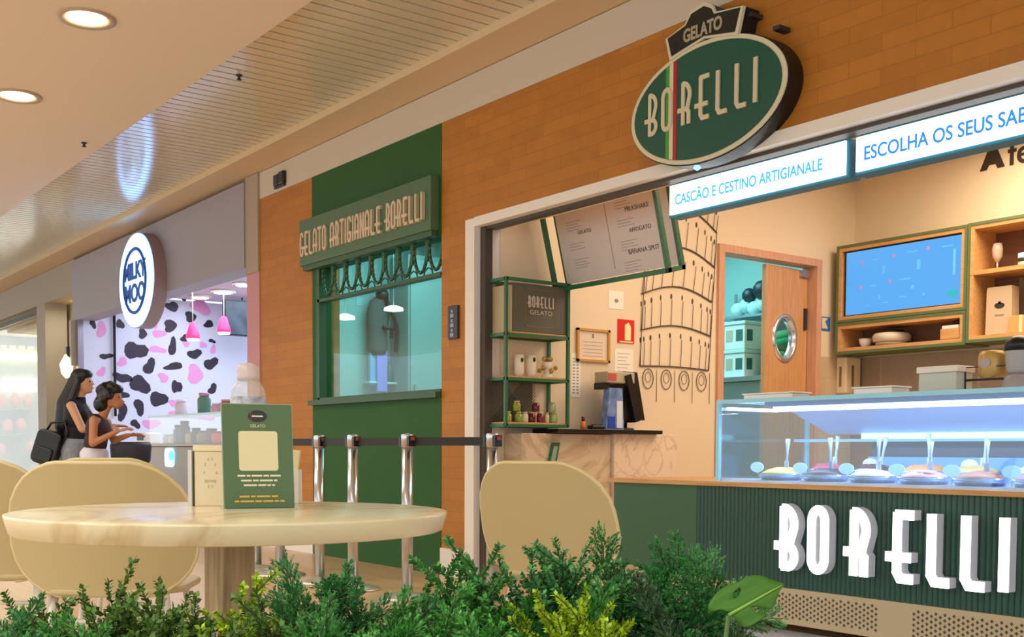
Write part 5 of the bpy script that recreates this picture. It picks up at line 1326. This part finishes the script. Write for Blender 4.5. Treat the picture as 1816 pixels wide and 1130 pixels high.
# second person: curly dark hair, leaning forward, white shorts
g = person(182, 10.7, 'person with dark curly hair leaning forward, tan arms stretched out, white shorts', 2)
caps = []; hd = Vector((.10, 0, 1.36))
caps += [('e', hd, (.085, .072, .10)), ('e', hd+Vector((.04, 0, -.055)), (.052, .05, .06)), (hd+Vector((.085, 0, -.02)), .009, hd+Vector((.108, 0, -.045)), .012), ('e', hd+Vector((.09, 0, -.075)), (.012, .02, .010))]
for s_ in (-1, 1): caps.append(('e', hd+Vector((-.01, .072*s_, -.015)), (.018, .008, .025)))
caps += [((-.01, 0, 1.15), .048, (.06, 0, 1.30), .043), ((-.03, -.12, 1.13), .052, (-.03, .12, 1.13), .052), ('e', (-.04, 0, 1.05), (.10, .145, .14)), ('e', (-.07, 0, .92), (.09, .125, .14)), ('e', (-.08, 0, .80), (.115, .15, .12))]
for s_ in (-1, 1):
    caps += [((-.08, .08*s_, .76), .082, (-.03+.03*s_, .085*s_, .43), .054), ((-.03+.03*s_, .085*s_, .43), .052, (-.08, .085*s_, .10), .036), ((-.10, .085*s_, .045), .034, (.04, .095*s_, .03), .026)]
caps += [((-.02, -.165, 1.14), .042, (-.02, -.20, .92), .038), ((-.02, -.20, .92), .036, (.19, -.16, 1.03), .024)]
hand(caps, (.20, -.155, 1.035), (1, .1, .25), (0, 0, 1), (0, 1, .3))
caps += [((-.02, .165, 1.14), .042, (.05, .17, .95), .038), ((.05, .17, .95), .036, (.22, .08, 1.00), .024)]
hand(caps, (.23, .08, 1.0), (1, 0, .1), (0, 0, 1), (0, -1, .3))
body_from(caps, 'body', g, skin2, .009)
body_from([('e', (-.04, 0, 1.05), (.112, .158, .15)), ('e', (-.065, 0, .93), (.105, .14, .12)), ((-.04, -.11, 1.15), .052, (-.04, .11, 1.15), .052)], 'dark_top', g, mat('top_brown', '3A1F1C', .8), .01)
body_from([('e', (-.08, 0, .81), (.13, .165, .10)), ((-.08, -.085, .78), .10, (-.05, -.09, .60), .11), ((-.08, .085, .78), .10, (-.05, .09, .60), .11)], 'white_shorts', g, mat('shorts_white', 'DAD6E0', .8), .01)
hr = []; rn = random.Random(11)
for k in range(46):
    a_ = rn.uniform(0, 2*PI); b_ = rn.uniform(-.5, 1.5)
    v = Vector((math.cos(a_)*math.cos(b_), math.sin(a_)*math.cos(b_), math.sin(b_)))
    if v.x > .45 and v.z < .55: continue
    hr.append(('e', hd+Vector((-.03, 0, .02))+Vector((v.x*.10, v.y*.085, v.z*.10)), (.035, .035, .035)))
hr += [('e', hd+Vector((-.03, 0, .03)), (.10, .09, .10)), ('e', hd+Vector((-.10, 0, -.07)), (.08, .09, .08)), ('e', hd+Vector((.045, 0, .075)), (.06, .07, .045))]
body_from(hr, 'curly_hair', g, hairblack, .009)
mb = MB()
for s_ in (-1, 1): mb.ball((.172, .03*s_, 1.36), .009, 8)
mb.build('eyes', MATS['eye_dark'], g)
MB().ball((.195, 0, 1.285), .014, 8, (.5, 1.2, .4)).build('mouth', MATS['lip'], g)
mb = MB()
for s_ in (-1, 1): mb.prism(rrect(.25, .10, .045), 0, .05, Matrix.Translation((-.03, .09*s_, 0)))
mb.build('shoes', MATS['shoe_white'], g)
# dark bar stool by the counter
p = at(232, 800, 11.3); p.z = 0
t = thing('bar_stool', 'dark rounded stool next to the white payment counter end', 'stool', p)
part(MB().lathe([(.16, .70), (.19, .76), (.20, .90), (.185, .94), (.15, .90), (.13, .80)], p, 20), 'seat_shell', t, mat('stool_dark', '3A3C44', .6))
part(MB().lathe([(.025, .02), (.025, .70)], p, 12).lathe([(.19, 0), (.18, .015), (.03, .03)], p, 24), 'pedestal', t, black)

# ================================================================== PLANTS
leafmats = {}
def leafmat(name, c, rough=.45, sp=.15):
    m = D.materials.new(name); m.use_nodes = True; n = m.node_tree; b = n.nodes['Principled BSDF']; b.inputs['Roughness'].default_value = rough
    oi = n.nodes.new('ShaderNodeNewGeometry'); r = n.nodes.new('ShaderNodeValToRGB'); c = lin(c)
    r.color_ramp.elements[0].color = (*[x*.6 for x in c], 1); r.color_ramp.elements[1].color = (*[min(1, x*1.8) for x in c], 1)
    n.links.new(oi.outputs['Random Per Island'], r.inputs[0]); n.links.new(r.outputs[0], b.inputs['Base Color'])
    return m
L_box = leafmat('boxwood_leaf', '4C6C22'); L_mid = leafmat('mid_green_leaf', '3A7A2E'); L_ced = leafmat('feathery_leaf', '3A7A3C')
L_lime = leafmat('lime_leaf', '8FAA14'); L_dark = leafmat('dark_leaf', '2C4A2A'); L_fresh = leafmat('fresh_leaf', '4A8A3A')
stem_m = mat('stem_brown', '3F4A22', .7)
def leaf(mb, p, d, up, L, w):
    d = d.normalized(); s_ = d.cross(up)
    if s_.length < 1e-3: s_ = d.orthogonal()
    s_.normalize(); n = s_.cross(d)
    a, b, c, e = p, p+d*L*.5+s_*w/2+n*L*.06, p+d*L, p+d*L*.5-s_*w/2+n*L*.06
    m0 = p+d*L*.55-n*L*.05
    v = [mb.bm.verts.new(q) for q in (a, b, c, e)]
    mb._tag([mb.bm.faces.new((v[0], v[1], v[2])), mb.bm.faces.new((v[0], v[2], v[3]))])
def sprig(mb, sm, rn, p, d, L, style, ll, lw):
    n = max(4, int(L/(ll*.42 if style != 'feather' else ll*.45)))
    pts = [p]; dd = d.normalized(); step = L/n
    for i in range(n):
        dd = (dd+Vector((rn.gauss(0, .10), rn.gauss(0, .10), rn.gauss(.0, .05)))).normalized(); pts.append(pts[-1]+dd*step)
    sm.tube(pts[::2]+([pts[-1]] if len(pts) % 2 == 0 else []), .0007, 4, cap=False)
    for i, q in enumerate(pts[2:]):
        f = (i+2)/len(pts)
        if style == 'feather':
            side = dd.cross(Vector((rn.gauss(0, 1), rn.gauss(0, 1), rn.gauss(0, 1)))).normalized()
            for s_ in (-1, 1):
                bl = L*.30*(1-f*.75); bd_ = (dd*.8+side*s_*.8).normalized(); m_ = max(3, int(bl/(ll*.55)))
                for k in range(m_):
                    c = q+bd_*bl*(k+1)/m_
                    leaf(mb, c, bd_+side.cross(dd)*rn.uniform(-.8, .8)+side*s_*.3*rn.random(), Vector((rn.gauss(0, 1), rn.gauss(0, 1), 1)), ll, lw)
                    leaf(mb, c, bd_*.6+dd*.9, Vector((rn.gauss(0, 1), rn.gauss(0, 1), 1)), ll, lw)
        else:
            a0 = i*PI/2+rn.uniform(-.3, .3); o_ = dd.orthogonal().normalized(); o2 = dd.cross(o_)
            for k in range(3):
                a1 = a0+k*2*PI/3
                sd = (o_*math.cos(a1)+o2*math.sin(a1))
                leaf(mb, q, sd+dd*.75, dd+Vector((rn.gauss(0, .4), rn.gauss(0, .4), rn.gauss(0, .4))), ll*rn.uniform(.8, 1.15), lw*rn.uniform(.85, 1.1))
def bush(px, ptop, d, wpx, style, leafm, label, ll, lw, ns, seed, zb=.55):
    rn = random.Random(seed)
    c = at(px, ptop, d); top = c.z; base_ = Vector((c.x, c.y, zb)); hw = wpx/2*d/FPX
    t = thing('foliage_plant', label, 'plant', base_, 0, 'shrubs in the planter')
    lv, sm = MB(), MB(); H = top-zb
    for k in range(ns):
        a = rn.uniform(0, 2*PI); rr = math.sqrt(rn.random())
        tip = base_+Vector((math.cos(a)*hw*rr, math.sin(a)*hw*rr, 0)); tip.z = zb+H*(1-.38*rr**1.6)*rn.uniform(.82, 1.0 if k else 1.0)
        if k == 0: tip = Vector((c.x, c.y, top))
        bs = base_+Vector((math.cos(a)*hw*rr*.5, math.sin(a)*hw*rr*.5, 0))
        dv = tip-bs; sprig(lv, sm, rn, bs, dv, dv.length, style, ll, lw)
        for j in range(3 if style != 'feather' else 1):
            f = rn.uniform(.35, .8); q = bs.lerp(tip, f); an = rn.uniform(0, 2*PI)
            sprig(lv, sm, rn, q, Vector((math.cos(an)*.7, math.sin(an)*.7, .9)), dv.length*rn.uniform(.18, .32), style, ll, lw)
    part(lv, 'leaves', t, leafm); part(sm, 'stems', t, stem_m)
    return t
B = [ # px, top y, depth, width px, style, mat, label, leaf len, leaf w, stems, 
 (60, 1030, 1.22, 150, 'box', L_box, 'boxwood-like sprig plant at the far left of the planter', .0085, .0055, 12),
 (20, 1075, 1.08, 190, 'feather', L_ced, 'low feathery blue-green plant in the bottom left corner', .0055, .0022, 16),
 (205, 1018, 1.20, 130, 'box', L_box, 'upright boxwood-like plant before the left chair, with a taller twig', .0085, .0055, 12),
 (265, 1022, 1.16, 90, 'box', L_box, 'thin twiggy boxwood-like plant under the left chair back', .0085, .0055, 7),
 (150, 1085, 1.10, 140, 'feather', L_fresh, 'low fresh green plant between two boxwood-like plants on left', .0055, .0024, 13),
 (345, 1055, 1.16, 120, 'box', L_box, 'olive green bushy plant left of the table column', .008, .005, 14),
 (435, 1020, 1.18, 90, 'box', L_lime, 'yellow-green plant right before the table column', .0078, .0052, 6),
 (480, 1065, 1.12, 130, 'box', L_box, 'olive green leafy plant right of the yellow-green one', .008, .005, 14),
 (592, 955, 1.22, 120, 'feather', L_ced, 'tall soft feathery plant below the queue posts', .0055, .0022, 15),
 (560, 1045, 1.08, 170, 'feather', L_mid, 'bushy mid green plant in front of the tall feathery one', .006, .0024, 18),
 (700, 1048, 1.14, 170, 'feather', L_mid, 'wide mid green feathery plant under the table edge', .006, .0026, 20),
 (845, 930, 1.22, 115, 'box', L_mid, 'tallest rounded-leaf sprig plant left of the right chair', .008, .0058, 12),
 (800, 1040, 1.12, 170, 'feather', L_fresh, 'dense fresh green plant before the right chair, left side', .006, .0028, 20),
 (1010, 930, 1.24, 180, 'box', L_ced, 'tall blue-green leafy plant before the right chair', .0075, .0048, 22),
 (930, 1010, 1.16, 130, 'feather', L_mid, 'medium green plant between the two tall sprig plants', .006, .0026, 15),
 (1030, 1015, 1.10, 200, 'box', L_lime, 'bright lime green plant in the middle foreground', .0068, .0044, 34),
 (1178, 908, 1.24, 150, 'feather', L_ced, 'tall airy feathery plant before the green counter', .0055, .0022, 18),
 (1150, 1045, 1.12, 190, 'feather', L_dark, 'dark green dense plant in the right foreground', .0055, .0026, 24),
 (1225, 1085, 1.10, 120, 'feather', L_dark, 'lowest dark plant beside the large split leaf', .0055, .0026, 14),
 (900, 1085, 1.04, 160, 'feather', L_fresh, 'low bright green plant at the bottom below the lime one', .006, .0028, 16),
 (640, 1090, 1.04, 150, 'feather', L_fresh, 'low fresh green plant at the bottom centre left', .006, .0028, 15),
 (390, 1095, 1.04, 150, 'box', L_box, 'low olive plant at the bottom under the table column', .008, .005, 14),
 (260, 1090, 1.05, 130, 'box', L_box, 'low olive plant at bottom between the left chair and table column', .008, .005, 12),
]
for k, (px, ty, d, wpx, st, lm, lb, ll, lw, ns) in enumerate(B):
    bush(px, ty-14, d, wpx, st, lm, lb, ll, lw, int(ns*(2.1 if st == 'box' else 1.6)), 100+k)
# monstera leaf
c0 = at(1292, 1092, 1.06); tip = at(1390, 1036, 1.06)
ax = (tip-c0); Lm = ax.length; ax.normalize(); nrm = (EYEV-c0).normalized(); nrm = (nrm+Vector((0, 0, .35))).normalized(); sd = nrm.cross(ax).normalized(); nrm = ax.cross(sd)
Mm = Matrix.Translation(c0) @ Matrix((ax, sd, nrm)).transposed().to_4x4()
t = thing('monstera_plant', 'single large split monstera leaf at the right end of the planter', 'plant', (c0.x, c0.y, .55))
lf = mat('monstera_leaf_m', '386C06', .6, noise=.12, scale=12)
OUT = [(1000,500),(930,470),(850,420),(760,370),(660,345),(580,340),(530,355),(480,405),(380,430),(290,460),(200,530),(140,620),(105,700),(100,770),(150,790),(230,780),(290,800),(340,835),
 (380,840),(400,900),(440,950),(490,1000),(530,1030),(590,1020),(660,990),(740,930),(790,870),(720,860),(660,840),(620,800),(618,775),(660,785),(720,800),(800,815),(860,800),(900,730),(935,640),(960,570)]
HOL = [(470,500),(485,540),(465,590),(440,630),(405,635),(385,580),(430,530)]
def leafuv(P):
    o = []
    for X, Y in P:
        w3 = at(1240+X/6.646, 960+Y/6.646, 1.06)-c0
        u, v = w3.dot(ax), w3.dot(sd); o.append((u, v))
    return o
import mathutils.geometry as mg
def smooth_closed(P, n=4):
    o = []; m = len(P)
    for i in range(m):
        p0, p1, p2, p3 = [Vector(P[(i+j-1) % m]) for j in range(4)]
        for k in range(n):
            t_ = k/n; o.append(tuple(.5*((2*p1)+(p2-p0)*t_+(2*p0-5*p1+4*p2-p3)*t_*t_+(3*p1-p0-3*p2+p3)*t_**3)))
    return o
oo, hh_ = leafuv(smooth_closed(OUT, 3)), leafuv(smooth_closed(HOL, 2))
mb = MB()
V2 = [Vector((u, v, 0)) for u, v in oo]; H2 = [Vector((u, v, 0)) for u, v in hh_]
vs = [mb.bm.verts.new(q) for q in V2+H2]
for tri in mg.tessellate_polygon([V2, H2]):
    try: mb.bm.faces.new([vs[i] for i in tri])
    except ValueError: pass
for _ in range(3): bmesh.ops.subdivide_edges(mb.bm, edges=[e for e in mb.bm.edges if e.calc_length() > Lm*.12], cuts=1, use_grid_fill=False); bmesh.ops.triangulate(mb.bm, faces=mb.bm.faces)
for v_ in mb.bm.verts:
    u, w_ = v_.co.x, v_.co.y
    v_.co.z = -.9*abs(w_)**1.6/(Lm**.6)*.35+.0012*math.sin(abs(w_)/Lm*22)-.10*max(0, u-.5*Lm)**2/Lm
    v_.co = Mm @ v_.co
mb.i = 0; mb._tag(list(mb.bm.faces), True)
lfo = part(mb, 'leaf_blade', t, lf)
so = lfo.modifiers.new('solid', 'SOLIDIFY'); so.thickness = .0008
part(MB().tube([Mm @ Vector((Lm*u, 0, .0010-.10*Lm*max(0, u-.5)**2)) for u in (0, .2, .5, .8, .98)], [.0018, .0015, .0012, .0009, .0004], 6), 'midrib', t, mat('midrib', '7FA84A', .4))
e0 = Mm @ Vector((0, 0, 0))
part(MB().tube([e0, e0+Vector((-.005, -.004, -.06)), (c0.x-.01, c0.y-.01, .55)], .0022, 6), 'stalk', t, mat('stalk_green', '4A6B2A', .5))
# planter
pc = at(640, 1130, 1.14); pc.z = 0
Mp = Matrix.Translation(pc) @ Matrix.Rotation(fwd, 4, 'Z')
t = thing('planter_box', 'long low planter box holding the shrubs in the foreground', 'planter', pc)
part(MB().box(-.62, .62, -.16, .16, 0, .53, Mp), 'trough', t, mat('planter_beige', 'B9A98A', .6), .006)
part(MB().box(-.60, .60, -.145, .145, .53, .551, Mp), 'soil', t, mat('soil', '2A2016', .9, noise=.4, scale=60))
